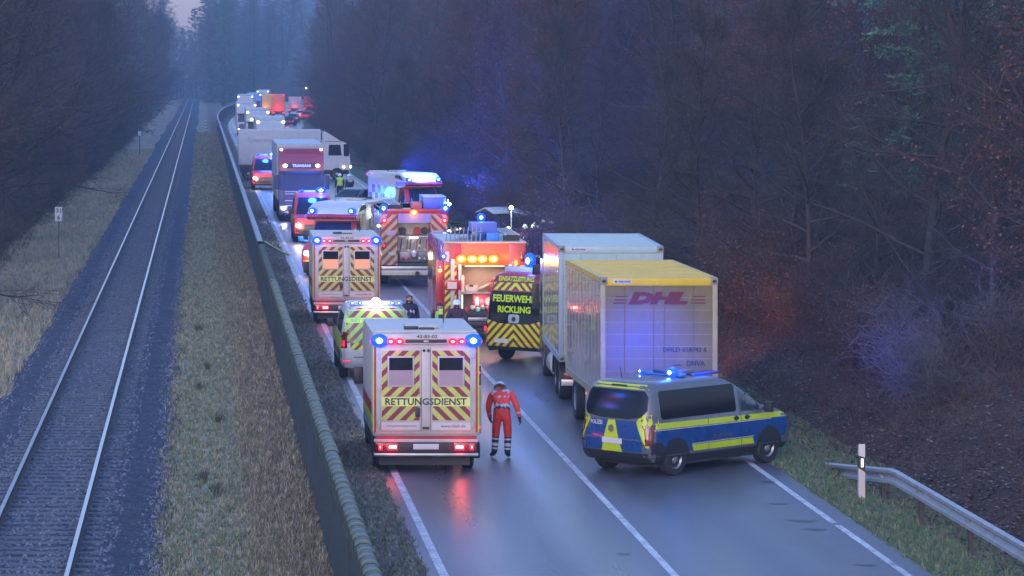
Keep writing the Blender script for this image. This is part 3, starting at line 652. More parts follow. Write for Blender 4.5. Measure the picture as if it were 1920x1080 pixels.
# far wood: between railway and road beyond the bend, and right of the queue
y = 740
while y < 960:
    x = 5.5 if y < 800 else 2.5
    while x < (c_off(y)-3 if y < 1200 else 60):
        plant(pick({'pine': 3 if x < 12 else .6, 'spruce': 2.5, 'bare_a': 3, 'bare_c': 3, 'bare_b': 1}), x+random.uniform(-1, 1), y+random.uniform(-4, 4), random.uniform(1.15, 1.5), 'in the hazy wood beyond the far bend'); x += 5.5
    y += 15
y = 445
while y < 960:
    e = 14+c_off(y)+wid(y)
    for lay in range(4):
        x = e+3+lay*6.5+random.uniform(-1.5, 1.5)
        plant(pick({'spruce': 1, 'bare_a': 3, 'bare_c': 3, 'bare_b': 2, 'beech': 1}), x, y+random.uniform(-4, 4), random.uniform(1.0, 1.35), 'in the hazy wood beyond the traffic queue')
    y += 13+y*.004
y = 975
for k in range(16):
    plant(pick({'bare_a': 3, 'bare_c': 3, 'spruce': 2}), -4+k*6+random.uniform(-1, 1) if k > 1 else -14+k*3, 985+random.uniform(-10, 10), random.uniform(1.2, 1.5), 'closing the view at the far end')
for kd, px, Y, sc, wh in (('spruce', 1740, 108, .8, 'upper right corner, leftmost of its kind'), ('spruce', 1830, 112, .9, 'upper right corner, between two of its kind'), ('spruce', 1900, 106, .75, 'at the right picture edge, near the top'), ('pine', 1790, 120, .8, 'upper right, rising between dark green trees'),
        ('beech', 1370, 138, 1, 'behind the container truck, rust red'), ('beech', 1420, 150, 1.1, 'behind the container truck, right of the reddest one'), ('beech', 1300, 160, 1.1, 'above the container trailer roof'), ('beech', 1020, 190, 1.1, 'above the wrecked car'), ('beech', 1090, 205, 1.15, 'above and right of the wrecked car')):
    plant(kd, (px-378)*Y/6000, Y, sc, wh)
# overhanging boughs near the upper left
def bough(base, tip, label):
    S = []; b, t = np.array(base), np.array(tip); L = np.linalg.norm(t-b)
    pp, _ = wander(S, b, unit(t-b), L, .05, .012, 8, .06, 0)
    for s in range(40):
        tt = rng.uniform(.1, 1)*8; j = min(7, int(tt)); q = pp[j]+(pp[j+1]-pp[j])*(tt-j)
        sp, _ = wander(S, q, unit(unit(t-b)*.8+rng.normal(0, .5, 3)), rng.uniform(.4, 1.5), .012, .006, 3, .2)
        for _ in range(5): wander(S, sp[2], unit(rng.normal(0, .8, 3)+unit(t-b)*.5), rng.uniform(.2, .6), .006, .004, 2, .2)
    return S
S_ = []
e = empty('bare_tree', (-10.5, 92, hz(-10.5, 92)), 0, 'nearest bare tree reaching long boughs over the dry grass at the left edge', 'tree')
T_ = []; wander(T_, np.zeros(3), np.array([0, 0, 1.]), 14, .2, .04, 10, .03, .05)
o = bpy.data.objects.new('trunk', segs_mesh('trunk', T_, BARK, BARK, nb=8, rt=0)); C.objects.link(o); o.parent = e
for zb, tip in ((9.6, (5.6, 4, 7.2)), (8.6, (5.0, 9, 8.0)), (4.6, (5.2, 2, 3.6)), (3.8, (6.6, 6, 4.2)), (7.0, (4.6, 3, 6.2))): S_ += bough((0, 0, zb), tip, '')
o = bpy.data.objects.new('crown', segs_mesh('crown', S_, BARK, TWIG_C['grey'])); C.objects.link(o); o.parent = e
# ------------------------------------------------------------------ box ambulance
def nose(root, y0, paint, lower, hw=.98, lamps_on=True, band=None):
    """van cab in front of the box: bonnet, windscreen, grille, lamps, mirrors, doors. y0 = front face of the box"""
    L = 2.35
    b = Body([(.32, hw-.04, y0-.3, y0+L-.1, .2), (.5, hw, y0-.3, y0+L, .26), (.95, hw, y0-.3, y0+L-.03, .3), (1.12, hw-.02, y0-.3, y0+L-.14, .32),
              (1.26, hw-.04, y0-.3, y0+L-.52, .32), (1.34, hw-.05, y0-.3, y0+L-.85, .28), (1.75, hw-.10, y0-.3, y0+L-1.22, .24), (2.1, hw-.15, y0-.3, y0+L-1.52, .22), (2.25, hw-.2, y0-.3, y0+L-1.75, .2)])
    mb = MB(); b.loft(mb, paint)
    F = b.end(1)
    patch(mb, F, [(-hw+.04, .36), (hw-.04, .36), (hw-.02, .62), (-hw+.02, .62)], lower)
    for sg in (-1, 1):
        S = b.side(sg)
        patch(mb, S, arch(y0+1.5, .36, .44, .34), BLACK, .006)
        if band: patch(mb, S, [(y0-.25, .75), (y0+L-.4, .75), (y0+L-.4, .95), (y0-.25, .95)], band)
    mb.build('cab', root)
    wm = MB(); patch(wm, F, [(-hw+.12, 1.40), (hw-.12, 1.40), (hw-.26, 2.08), (-hw+.26, 2.08)], GLASSB, .006); wm.build('windscreen', root)
    for sg in (-1, 1):
        sm_ = MB(); patch(sm_, b.side(sg), [(y0-.15, 1.32), (y0+.95, 1.32), (y0+.55, 1.98), (y0-.15, 2.02)], GLASS, .006); sm_.build('side_window', root)
    gm = MB(); patch(gm, F, rr(-.5, .5, .68, 1.04, .06), BLACK, .008)
    for k in range(3): patch(gm, F, rr(-.46, .46, .74+k*.1, .765+k*.1, .008), STEEL, .016)
    gm.build('grille', root)
    for sg in (-1, 1):
        hm_ = MB(); patch(hm_, F, rr(*sorted((sg*.56, sg*.88)), .78, 1.02, .05), STEEL, .008)
        p = F(sg*.72, .9, .02); hm_.ball((p[0], p[1]-.03, p[2]), .115, E_HEAD if lamps_on else STEEL, (1, .6, .9)); hm_.build('headlight', root)
        if lamps_on: lamp(root, (p[0], p[1]+.35, p[2]-.1), LW, 14, .1)
        mm = MB(); mm.box(*sorted((sg*(hw-.02), sg*(hw+.2))), y0+.98, y0+1.04, 1.38, 1.42, BLACK); mm.box(*sorted((sg*(hw+.06), sg*(hw+.26))), y0+.95, y0+1.06, 1.36, 1.74, BLACK, .03); mm.build('wing_mirror', root)
    pm = MB(); patch(pm, F, rr(-.26, .26, .48, .59, .01), PLATE, .012); pm.build('number_plate', root)
    wheel(root, -hw+.02, y0+1.5, .35); wheel(root, hw-.02, y0+1.5, .35); return b

def box_ambulance(style, label, group, lit=False, side_door=False):
    root = empty('ambulance', (0, 0, 0), 0, label, 'ambulance', group)
    W, L, z0, z1 = 1.09, 3.75, .74, 2.86
    body = {'silver': GREYW, 'red': WHITE}[style]
    mb = MB(); mb.box(-W, W, .06, L, z0, z1, body, .07)
    mb.box(-W+.06, W-.06, .04, .1, z0+.06, z1-.06, body, .02)
    # raised roof edge, hatch and aerials
    mb.box(-W+.05, W-.05, .12, .32, z1-.01, z1+.04, body, .02)
    mb.box(-.35, .35, 1.1, 1.75, z1, z1+.07, GREYW, .02); mb.box(-.42, -.12, .45, .55, z1+.03, z1+.10, BLACK, .02); mb.box(-.10, .22, .62, .70, z1, z1+.06, BLACK, .02)
    mb.bar((.55, 2.6, z1), (.55, 2.6, z1+.45), .012, BLACK)
    if style == 'silver':
        for sg in (-1, 1):
            mb.box(*sorted((sg*(W+.001), sg*(W+.008))), .25, L-.1, 1.18, 1.42, DKRED); mb.box(*sorted((sg*(W+.001), sg*(W+.007))), .25, L-.1, 1.0, 1.17, YEL)
            mb.box(*sorted((sg*(W-.075), sg*(W-.035))), .024, .042, z0+.1, z1-.12, DKRED); mb.box(*sorted((sg*(W-.033), sg*(W-.008))), .024, .042, z0+.1, z1-.12, YEL)
    else:
        for sg in (-1, 1):
            # chequered band of red and green-yellow foils
            for i in range(9):
                for j in range(2):
                    y_ = .3+i*.385; c = RED if (i+j) % 2 == 0 else (GRN if i % 3 == 1 else WHITE)
                    mb.box(*sorted((sg*(W+.001), sg*(W+.007))), y_, y_+.38, 1.35+j*.42, 1.35+j*.42+.415, c)
            mb.box(*sorted((sg*(W+.001), sg*(W+.008))), .3, L-.1, .86, 1.3, RED)
    mb.build('box_body', root)
    # alcove over the cab
    am = MB(); am.prism([(L-.02, 2.12), (L+1.05, 2.16), (L+1.22, 2.3), (L+.95, 2.62), (L+.3, z1-.02), (L-.02, z1-.02)], -W+.05, W-.05, body)
    if style == 'red':
        am.prism([(L, 2.17), (L+1.1, 2.2), (L+1.235, 2.31), (L+1.14, 2.42), (L, 2.42)], -W+.046, W-.046, RED)
    am.build('alcove', root)
    if style == 'red':
        for sg in (-1, 1):
            sw = MB(); sw.add([(sg*(W-.048), L+.95, 2.48), (sg*(W-.048), L+.5, 2.74), (sg*(W+.002), L-.35, 2.78), (sg*(W+.002), L+.0, 2.62)], [(0, 1, 2, 3)], GLASS); sw.build('side_deflector', root)
    nose(root, L, WHITE if style == 'silver' else PINK, GREYW if style == 'silver' else YEL, band=DKRED if style == 'silver' else YEL, lamps_on=True)
    for sg in (-1, 1):
        beacon(root, (sg*.82, L+1.12, 2.55), .13, 'b', 26, (1, .7, .8), (0, .45, .1))
    # rear doors
    for sg in (-1, 1):
        d = MB(); xa, xb = sorted((sg*.10, sg*.93)); d.box(xa, xb, .012, .05, .86, 2.56, GREYW, .012)
        x1, x2 = sorted((sg*.13, sg*.90)); ch = CHEV if style == 'silver' else CHEVF
        for z_a, z_b, xx1, xx2 in ((1.56, 1.76, x1, x2), (2.39, 2.50, x1, x2), (1.08, 1.365, x1, x2), (1.76, 2.39, *sorted((sg*.13, sg*.235))), (1.76, 2.39, *sorted((sg*.785, sg*.90)))):
            d.box(xx1, xx2, .007, .011, z_a, z_b, ch)
        d.box(x1, x2, .007, .011, 1.37, 1.555, mat('foil_lettering_ground', (.60, .66, .2), .35)); d.box(x1, x2, .007, .011, .89, 1.04, WHITE)
        dr = d.build('rear_door', root)
        fm = MB(); fm.box(*sorted((sg*.24, sg*.78)), -.004, .010, 1.765, 2.385, GREYW, .012); wf = fm.build('window_frame', dr)
        pn = MB(); pn.box(*sorted((sg*.27, sg*.75)), -.007, -.005, 2.10, 2.355, GLASS); pn.box(*sorted((sg*.27, sg*.75)), -.007, -.005, 1.795, 2.098, E_INTW if lit else MILK); pn.build('pane', wf)
        for z_ in (1.0, 1.7, 2.4):
            hd = MB(); hd.box(*sorted((sg*.93, sg*.97)), -.01, .03, z_-.05, z_+.05, STEEL); hd.build('hinge', dr)
    hn = MB(); hn.box(-.22, -.12, -.03, .007, 1.16, 1.34, BLACK, .015); hn.build('door_handle', root)
    tx = MB(); text(tx, 'RETTUNGSDIENST', TXT, (0, .006, 1.462), (1, 0, 0), (0, 0, 1), .145, 1.66, .003, bold=.025); tx.build('lettering', root)
    if style == 'silver':
        t2 = MB(); text(t2, 'www.rkish.de', TXT, (.55, .006, .965), (1, 0, 0), (0, 0, 1), .06, .5, .003); t2.build('lettering', root); t2 = MB(); text(t2, 'rettungsdienst kooperation', TXT, (-.5, .006, .965), (1, 0, 0), (0, 0, 1), .045, .62, .003); t2.build('lettering', root)
    cs = MB(); cs.box(-.085, .085, .004, .05, .88, 2.56, GREYW, .01); cs.ball((-.04, 0, 2.5), .03, BLACK); cs.ball((.05, 0, 2.5), .03, BLACK); cs.box(-.07, .07, -.01, .01, .9, .95, BLACK, .01); cs.build('centre_strip', root)
    # sill band, bumper, tail lamps
    bp = MB(); bp.box(-1.03, 1.03, .01, .06, .70, .76, DKRED); bp.box(-1.06, 1.06, 0, .1, .635, .70, GREYW, .01); bp.box(-1.04, 1.04, .0, .16, .42, .635, BLACK, .02)
    bp.box(-1.06, 1.06, -.1, .14, .36, .42, STEEL, .015); bp.box(-.95, .9, .1, .5, .16, .36, CHASSIS); bp.build('bumper', root)
    for sg in (-1, 1):
        tm = MB(); tm.box(*sorted((sg*.56, sg*1.03)), -.02, .02, .45, .63, TAILR, .02)
        for cx, wd_ in ((.68, .10), (.93, .04)):
            tm.box(*sorted((sg*(cx-wd_), sg*(cx+wd_))), -.032, -.018, .48, .60, E_RED, .012); tm.box(*sorted((sg*(cx-wd_+.03), sg*(cx+wd_-.03) if wd_ > .05 else sg*(cx+.015))), -.036, -.03, .515, .565, E_REDC if wd_ < .05 else emit('tail_core', (1, .35, .2), 6))
        tm.build('tail_light', root); lamp(root, (sg*.72, -.22, .52), LR, 5.5, .1)
    pm = MB(); pm.box(-.26, .26, -.012, .004, .49, .60, PLATE, .004); pm.build('number_plate', root)
    # top lamp bar
    lb = MB(); lb.box(-W+.02, W-.02, -.03, .1, 2.62, 2.84, GREYW, .03); lb.box(-.42, .42, -.045, -.02, 2.66, 2.73, BLACK, .01); lb.box(-.05, .05, -.05, -.044, 2.675, 2.71, STEEL); lb.build('lamp_bar', root)
    if style == 'silver':
        t3 = MB(); text(t3, '43-83-02', TXT, (.02, -.031, 2.79), (1, 0, 0), (0, 0, 1), .07, .42, .003, bold=.02); t3.build('call_sign', root)
    for sg in (-1, 1):
        beacon(root, (sg*.955, -.06, 2.71), .115, 'b', 9, (1.15, .55, .9), (0, -.3, -.05))
        for x_ in (.54, .72): beacon(root, (sg*x_, -.05, 2.69), .058, 'r', 0, (1.2, .6, .9))
        beacon(root, (sg*1.09, -.02, 2.69), .045, 'r', 0)
        lamp(root, (sg*.63, -.3, 2.6), LR, 2.5, .1)
    wheel(root, -W+.06, .95, .35); wheel(root, W-.06, .95, .35)
    ch_ = MB(); ch_.box(-.9, .9, .3, L+1, .42, .76, CHASSIS); ch_.box(-W+.02, W-.02, 1.5, 3.6, .42, .76, BLACK, .02); ch_.build('underframe', root)
    if side_door:
        sd = MB(); sd.box(W+.0, W+.045, 1.9, 1.98, .55, 2.1, WHITE); sd.box(W+.03, W+.2, 1.82, 1.87, .60, 2.06, WHITE, .015); sd.build('side_door', root)
        sdb = MB(); sdb.box(W+.035, W+.19, 1.812, 1.818, 1.62, 2.02, BLUEP); sdb.build('side_door', root)
        for z_ in (1.88, .74): beacon(root, (W+.13, 1.80, z_), .035, 'r')
        stp = MB(); stp.lathe([(.02, 0), (.17, 0), (.17, .12), (.02, .12)], (W-.02, 1.2, .34), (1, 0, 0), RUBBER, 16); stp.build('step', root)
    return root

a1 = box_ambulance('silver', 'silver box ambulance with striped rear doors standing nearest, beside the bending paramedic', 'grey box ambulances seen from behind', side_door=True)
place(a1, 4.565, 65.1, 0, 0)
a2 = box_ambulance('silver', 'grey box ambulance with orange lit rear windows, behind the green striped van', 'grey box ambulances seen from behind', lit=True)
place(a2, 4.68, 103.4, 0, 0)
a3 = box_ambulance('red', 'red and white ambulance facing the camera, half hidden left of the rear fire engine', 'red and white ambulances facing the camera')
th = R(180-20)
def by_front(o, fx, fy, L, rz):
    """stand a vehicle so that its front centre is at fx, fy"""
    place(o, fx+L*math.sin(rz), fy-L*math.cos(rz), 0, rz)
by_front(a3, 4.85, 127.5, 6.1, R(180-19))
a4 = copy_tree(a3); a4['label'] = 'red and white ambulance turned to the right, its side entrance lit, nearest the jackknifed truck'
by_front(a4, 11.9, 164.5, 6.1, R(180+20))
em = MB(); em.box(-1.1, -1.094, .5, 1.15, .8, 2.5, E_WIN); em.build('lit_entrance', a4); lamp(a4, (-1.5, .8, 1.8), LW, 20)
em = MB(); em.box(-1.102, -1.1, 1.35, 1.95, 1.5, 2.4, GLASS); em.build('side_window', a4)
beam(a4, (1.25, 4.9, 3.3), (.75, .5, .05), (.02, .08, 1), 9000, 120); beam(a4, (1.25, 4.9, 3.3), (.9, -.35, .08), (.02, .08, 1), 3500, 90); lamp(a3, (.6, 6.2, 2.9), LB, 60, .2)

# ------------------------------------------------------------------ vans
def van_levels(L=4.95, H_=1.98, hw=.96, zr=.3, nosez=1.12, rake=1.0):
    k = H_/1.98
    return Body([(zr, hw-.07, .14, L-.14, .2), (zr+.14, hw-.01, .03, L-.02, .25), (.78*k, hw, 0, L, .27), (1.0*k, hw-.01, .015, L-.06, .3), (nosez*k, hw-.03, .03, L-.28, .32), (nosez*k+.08, hw-.04, .035, L-.62, .3),
                 (nosez*k+.15, hw-.05, .045, L-.92, .26), (1.50*k, hw-.085, .10, L-1.32*rake, .22), (1.74*k, hw-.13, .16, L-1.72*rake, .22), (1.86*k, hw-.18, .22, L-1.98*rake, .22), (1.93*k, hw-.26, .30, L-2.2*rake, .25), (1.965*k, hw-.38, .45, L-2.4*rake, .25), (H_, hw-.58, .8, L-2.8*rake, .2)])
def van_common(root, b, L, H_, hw, paint, wb=(.98, 4.02), wr=.33, lights=True, rim=RIMG):
    mb = MB(); b.loft(mb, paint)
    for sg in (-1, 1):
        S = b.side(sg)
        for y_ in wb: patch(mb, S, arch(y_, wr+.02, wr+.07, .3), BLACK, .006, .1)
        patch(mb, S, [(.15, .3), (L-.2, .3), (L-.1, .42), (.06, .42)], BLACK, .003)
    return mb
def mirrors(root, hw, y, z, m=BLACK):
    for sg in (-1, 1):
        mm = MB(); mm.box(*sorted((sg*(hw-.08), sg*(hw+.07))), y-.02, y+.03, z-.02, z+.03, m); mm.box(*sorted((sg*(hw+.02), sg*(hw+.2))), y-.05, y+.07, z-.06, z+.16, m, .03); mm.build('wing_mirror', root)

# police van, parked across the right lane
def police_van():
    L, HH, hw = 4.78, 1.93, .95
    root = empty('police_van', (0, 0, 0), 0, 'blue, yellow and silver police van parked slantwise behind the container truck', 'police van')
    b = van_levels(L, HH, hw, .30); E = b.end(-1)
    mb = van_common(root, b, L, HH, hw, SILVER, (.86, 3.92), .34)
    for sg in (-1, 1):
        S = b.side(sg)
        patch(mb, S, [(.34, .52), (.5, .50), (1.35, .50), (3.45, .50), (4.45, .56), (4.62, .95), (.02, .98), (.1, .62)], BLUEP, .003)
        patch(mb, S, [(.02, .985), (L-.12, .955), (L-.35, 1.065), (.04, 1.105)], YEL, .005)
        patch(mb, S, [(1.42, .47), (3.42, .47), (3.36, .60), (1.36, .60)], YEL, .006)
        patch(mb, S, [(1.36, .615), (3.4, .615), (3.4, .63), (1.36, .63)], WHITE, .006); patch(mb, S, [(.1, .955), (4.0, .935), (4.0, .95), (.1, .97)], WHITE, .006)
        for y_ in (.86, 3.92): patch(mb, S, arch(y_, .36, .43, .3), BLACK, .008, .1)
        patch(mb, S, [(.02, .3), (.6, .3), (.45, .62), (.38, .72), (.01, .72)], BLACK, .009)
        patch(mb, S, [(2.98, .45), (2.995, .45), (2.995, 1.7), (2.98, 1.7)], BLACK, .008); patch(mb, S, [(1.9, .45), (1.912, .45), (1.912, 1.15), (1.9, 1.15)], BLACK, .008)
    patch(mb, E, [(-.93, .52), (.93, .52), (.90, 1.13), (-.90, 1.13)], BLUEP, .003)
    patch(mb, E, [(-.30, .52), (.22, .52), (.04, 1.13), (-.14+.0, 1.13)], YEL, .006); patch(mb, E, [(-.32, .46), (.24, .46), (.22, .53), (-.30, .53)], YEL, .007)
    patch(mb, E, [(.82, .62), (.95, .62), (.95, 1.28), (.74, 1.28), (.58, 1.13)], YEL, .007); patch(mb, E, [(-.82, .66), (-.60, 1.13), (-.74, 1.28), (-.95, 1.28), (-.95, .66)], YEL, .007)
    patch(mb, E, [(-.82, 1.13), (.82, 1.13), (.83, 1.19), (-.83, 1.19)], SILVER, .008)
    patch(mb, E, [(-.74, 1.76), (.74, 1.76), (.64, 1.85), (-.64, 1.85)], YEL, .006); patch(mb, E, rr(-.2, .2, 1.79, 1.825, .01), BLACK, .012)
    patch(mb, E, [(-.95, .3), (.95, .3), (.95, .50), (-.95, .50)], BLACK, .02)
    F = b.end(1); patch(mb, F, [(-.9, 1.02), (.9, 1.02), (.8, 1.12), (-.8, 1.12)], YEL, .005); patch(mb, F, [(-.94, .34), (.94, .34), (.94, .62), (-.94, .62)], BLACK, .008)
    mb.build('body', root)
    o = MB(); patch(o, E, [(.70, 1.22), (.80, 1.36), (.77, 1.62), (.68, 1.735), (-.68, 1.735), (-.77, 1.62), (-.80, 1.36), (-.70, 1.22), (-.35, 1.165), (.35, 1.165)], GLASS, .012); o.build('rear_window', root)
    for sg in (-1, 1):
        S = b.side(sg)
        o = MB(); patch(o, S, rr(.42, 2.86, 1.17, 1.735, .07), GLASS, .006); o.build('side_window', root)
        o = MB(); patch(o, S, [(3.02, 1.16), (4.08, 1.145), (3.62, 1.44), (3.18, 1.71), (3.04, 1.71)], mat('door_glass', (.03, .04, .06), .08, var=.3), .006); dw = o.build('door_window', root)
        for y_ in (2.82, 3.18):
            o = MB(); p = S(y_, 1.03, .012); o.box(*sorted((p[0], p[0]+sg*.02)), y_-.08, y_+.08, 1.01, 1.055, BLACK, .008); o.ball((p[0]+sg*.003, y_, 1.03), .055, BLACK, (.2, 1.2, 1)); o.build('door_handle', root)
        o = MB(); patch(o, S, rr(0, .12, .66, 1.08, .03), TAILR, .014, .05); patch(o, E, rr(*sorted((sg*.865, sg*.95)), .66, 1.08, .03), TAILR, .016, .06); o.build('tail_light', root)
    o = MB(); patch(o, b.end(1), [(-.78, 1.22), (.78, 1.22), (.62, 1.76), (-.62, 1.76)], GLASSB, .008); o.build('windscreen', root)
    for sg in (-1, 1):
        o = MB(); patch(o, F, rr(*sorted((sg*.55, sg*.86)), .74, .94, .04), STEEL, .01); o.build('headlight', root)
    o = MB(); patch(o, E, rr(-.27, .25, .66, .77, .01), PLATE, .022); o.build('number_plate', root)
    t = MB()
    def on(surf, s_, u0, v0, h_, wd_, m, flip=1):
        k = MB(); text(k, s_, m, (0, 0, 0), (1, 0, 0), (0, 1, 0), h_, wd_, 0, bold=.02)
        t.add([surf(u0+flip*v[0], v0+v[1], .010) for v in k.v], k.f, m)
    on(E, 'POLIZEI', -.44, 1.06, .085, .30, WHITE); t.build('lettering', root); t = MB(); on(b.side(1), 'POLIZEI', 2.35, .70, .12, .62, SILVER, 1); t.build('lettering', root); t = MB(); on(b.side(-1), 'POLIZEI', 2.35, .70, .12, .62, SILVER, -1)
    t.build('lettering', root)
    o = MB(); patch(o, E, [(-.05+.07*math.sin(a)*(.9 if k % 2 else 1.1), .96+.08*math.cos(a)*(.85 if k % 2 else 1.1)) for k, a in enumerate([2*math.pi*i/12 for i in range(12)])], mat('badge_grey', (.12, .13, .10), .5), .014, .05); o.build('badge', root)
    mirrors(root, hw, 3.75, 1.16)
    # roof: light bar, aerials, rear camera
    o = MB(); o.box(-.55, .55, 1.52, 1.70, HH+.0, HH+.07, mat('blue_clear', (.05, .2, .7), .12), .03); o.box(-.2, .2, 1.52, 1.72, HH+.02, HH+.11, BLUEP, .02); o.build('lamp_bar', root)
    beacon(root, (.34, 1.48, HH+.09), .10, 'b', 10, (1.0, .8, .8), (0, -.0, .25)); beacon(root, (-.5, 1.5, HH+.06), .05, 'b')
    o = MB(); o.box(.15, .5, 2.0, 2.9, HH-.01, HH+.035, BLACK, .012); o.box(-.45, -.2, 2.1, 2.8, HH-.01, HH+.03, STEEL, .012); o.build('roof_hatch', root)
    o = MB(); o.bar((-.3, .65, HH-.03), (-.3, .6, HH+.2), .008, BLACK); o.build('aerial', root)
    for y_ in (.86, 3.92):
        for sg in (-1, 1): wheel(root, sg*(hw-.01), y_, .34, .22, RIMG)
    o = MB(); o.box(-.8, .8, .4, 4.3, .2, .34, CHASSIS); o.build('underframe', root)
    return root
pv_ = police_van(); yaw = R(47)
# rear right wheel touches the ground at the surveyed spot; local wheel (.94,.86)
hx, hy = math.sin(yaw), math.cos(yaw); px, py = 9.59, 64.65
place(pv_, px-.94*hy-.86*hx, py+.94*hx-.86*hy, 0, -yaw)
sp_d = bpy.data.lights.new('beacon_or_added_beam', 'SPOT'); sp_d.energy = 290; sp_d.color = (.005, .05, 1.0); sp_d.spot_size = R(50); sp_d.spot_blend = 1; sp_d.shadow_soft_size = .1
sp_ = bpy.data.objects.new('beacon_or_added_beam', sp_d); C.objects.link(sp_); sp_.parent = pv_; sp_.location = (.34, 1.75, 2.12); sp_.rotation_euler = (R(87), 0, yaw+R(2))

beam(pv_, (.64, 1.6, 2.1), (9.6, 13.3, -.3), (.02, .06, 1.0), 2000, 30)  # extra spot added to throw a blue patch onto the leafy bank
# green striped estate van (rear view)
def nef_van():
    L, HH, hw = 4.9, 1.98, .955
    root = empty('rescue_van', (0, 0, 0), 0, 'white van with green striped tailgate and glaring roof lamp, ahead of the nearest ambulance', 'van')
    b = van_levels(L, HH, hw, .34); E = b.end(-1); mb = van_common(root, b, L, HH, hw, WHITE)
    patch(mb, E, [(-.93, 1.0), (.93, 1.0), (.84, 1.52), (-.84, 1.52)], CHEVG, .005, .08); patch(mb, E, [(-.84, 1.66), (.84, 1.66), (.72, 1.9), (-.72, 1.9)], CHEVG, .005, .08)
    patch(mb, E, [(-.86, 1.53), (.86, 1.53), (.82, 1.65), (-.82, 1.65)], GRN, .006, .08)
    patch(mb, E, [(-.68, .82), (.68, .82), (.70, 1.0), (-.70, 1.0)], CHEVB, .006, .08)
    for sg in (-1, 1):
        S = b.side(sg); patch(mb, S, [(.05, .8), (4.5, .8), (4.5, 1.12), (.05, 1.12)], YEL, .004); patch(mb, S, [(.05, .6), (4.4, .6), (4.4, .78), (.05, .78)], RED, .004)
    mb.build('body', root)
    t = MB(); k = MB(); text(k, 'RETTUNGSDIENST', mat('letter_teal', (.10, .42, .36), .4), (0, 0, 0), (1, 0, 0), (0, 1, 0), .085, 1.34, 0, bold=.02)
    t.add([E(v[0], 1.59+v[1], .010) for v in k.v], k.f, k.mats[0]); t.build('lettering', root)
    for sg in (-1, 1):
        o = MB(); patch(o, E, rr(*sorted((sg*.78, sg*.95)), .86, 1.28, .03), TAILR, .014, .05); patch(o, E, rr(*sorted((sg*.84, sg*.89)), .90, 1.06, .01), E_RED, .022, .05); o.build('tail_light', root)
        o = MB(); patch(o, E, rr(*sorted((sg*.7, sg*.88)), .50, .54, .01), E_RED, .03, .05); o.build('reflector', root)  # bumper reflectors given lamp emission for the light they throw back
        o = MB(); patch(o, b.side(sg), rr(.5, 2.8, 1.2, 1.72, .06), GLASS, .006); o.build('side_window', root)
        o = MB(); patch(o, b.side(sg), [(3.1, 1.2), (4.1, 1.2), (3.5, 1.7), (3.15, 1.7)], GLASS, .006); o.build('door_window', root)
    o = MB(); patch(o, E, [(-.95, .34), (.95, .34), (.95, .78), (-.95, .78)], WHITE, .03); patch(o, E, [(-.6, .62), (.6, .62), (.6, .64), (-.6, .64)], BLACK, .036); o.build('bumper', root)
    o = MB(); patch(o, b.end(1), [(-.78, 1.22), (.78, 1.22), (.62, 1.76), (-.62, 1.76)], GLASSB, .008); o.build('windscreen', root)
    o = MB(); o.box(-.72, .72, .42, .62, HH-.01, HH+.10, mat('bar_clear', (.35, .45, .6), .15), .03); o.box(-.72, .72, 1.0, 1.12, HH, HH+.08, GREYW, .02); o.build('lamp_bar', root)
    for x_ in (-.62, -.42, .44, .62): beacon(root, (x_, .40, HH+.05), .042, 'b')
    o = MB(); o.ball((.0, .36, HH+.08), .13, E_WHITE, (1, .6, .9)); o.build('work_lamp', root); lamp(root, (0, .05, HH+.1), (1, .9, .72), 20, .08)
    mirrors(root, hw, 3.75, 1.2)
    for y_ in (.98, 4.02):
        for sg in (-1, 1): wheel(root, sg*(hw-.01), y_, .34)
    return root
place(nef_van(), 4.62, 84.5, 0, 0)

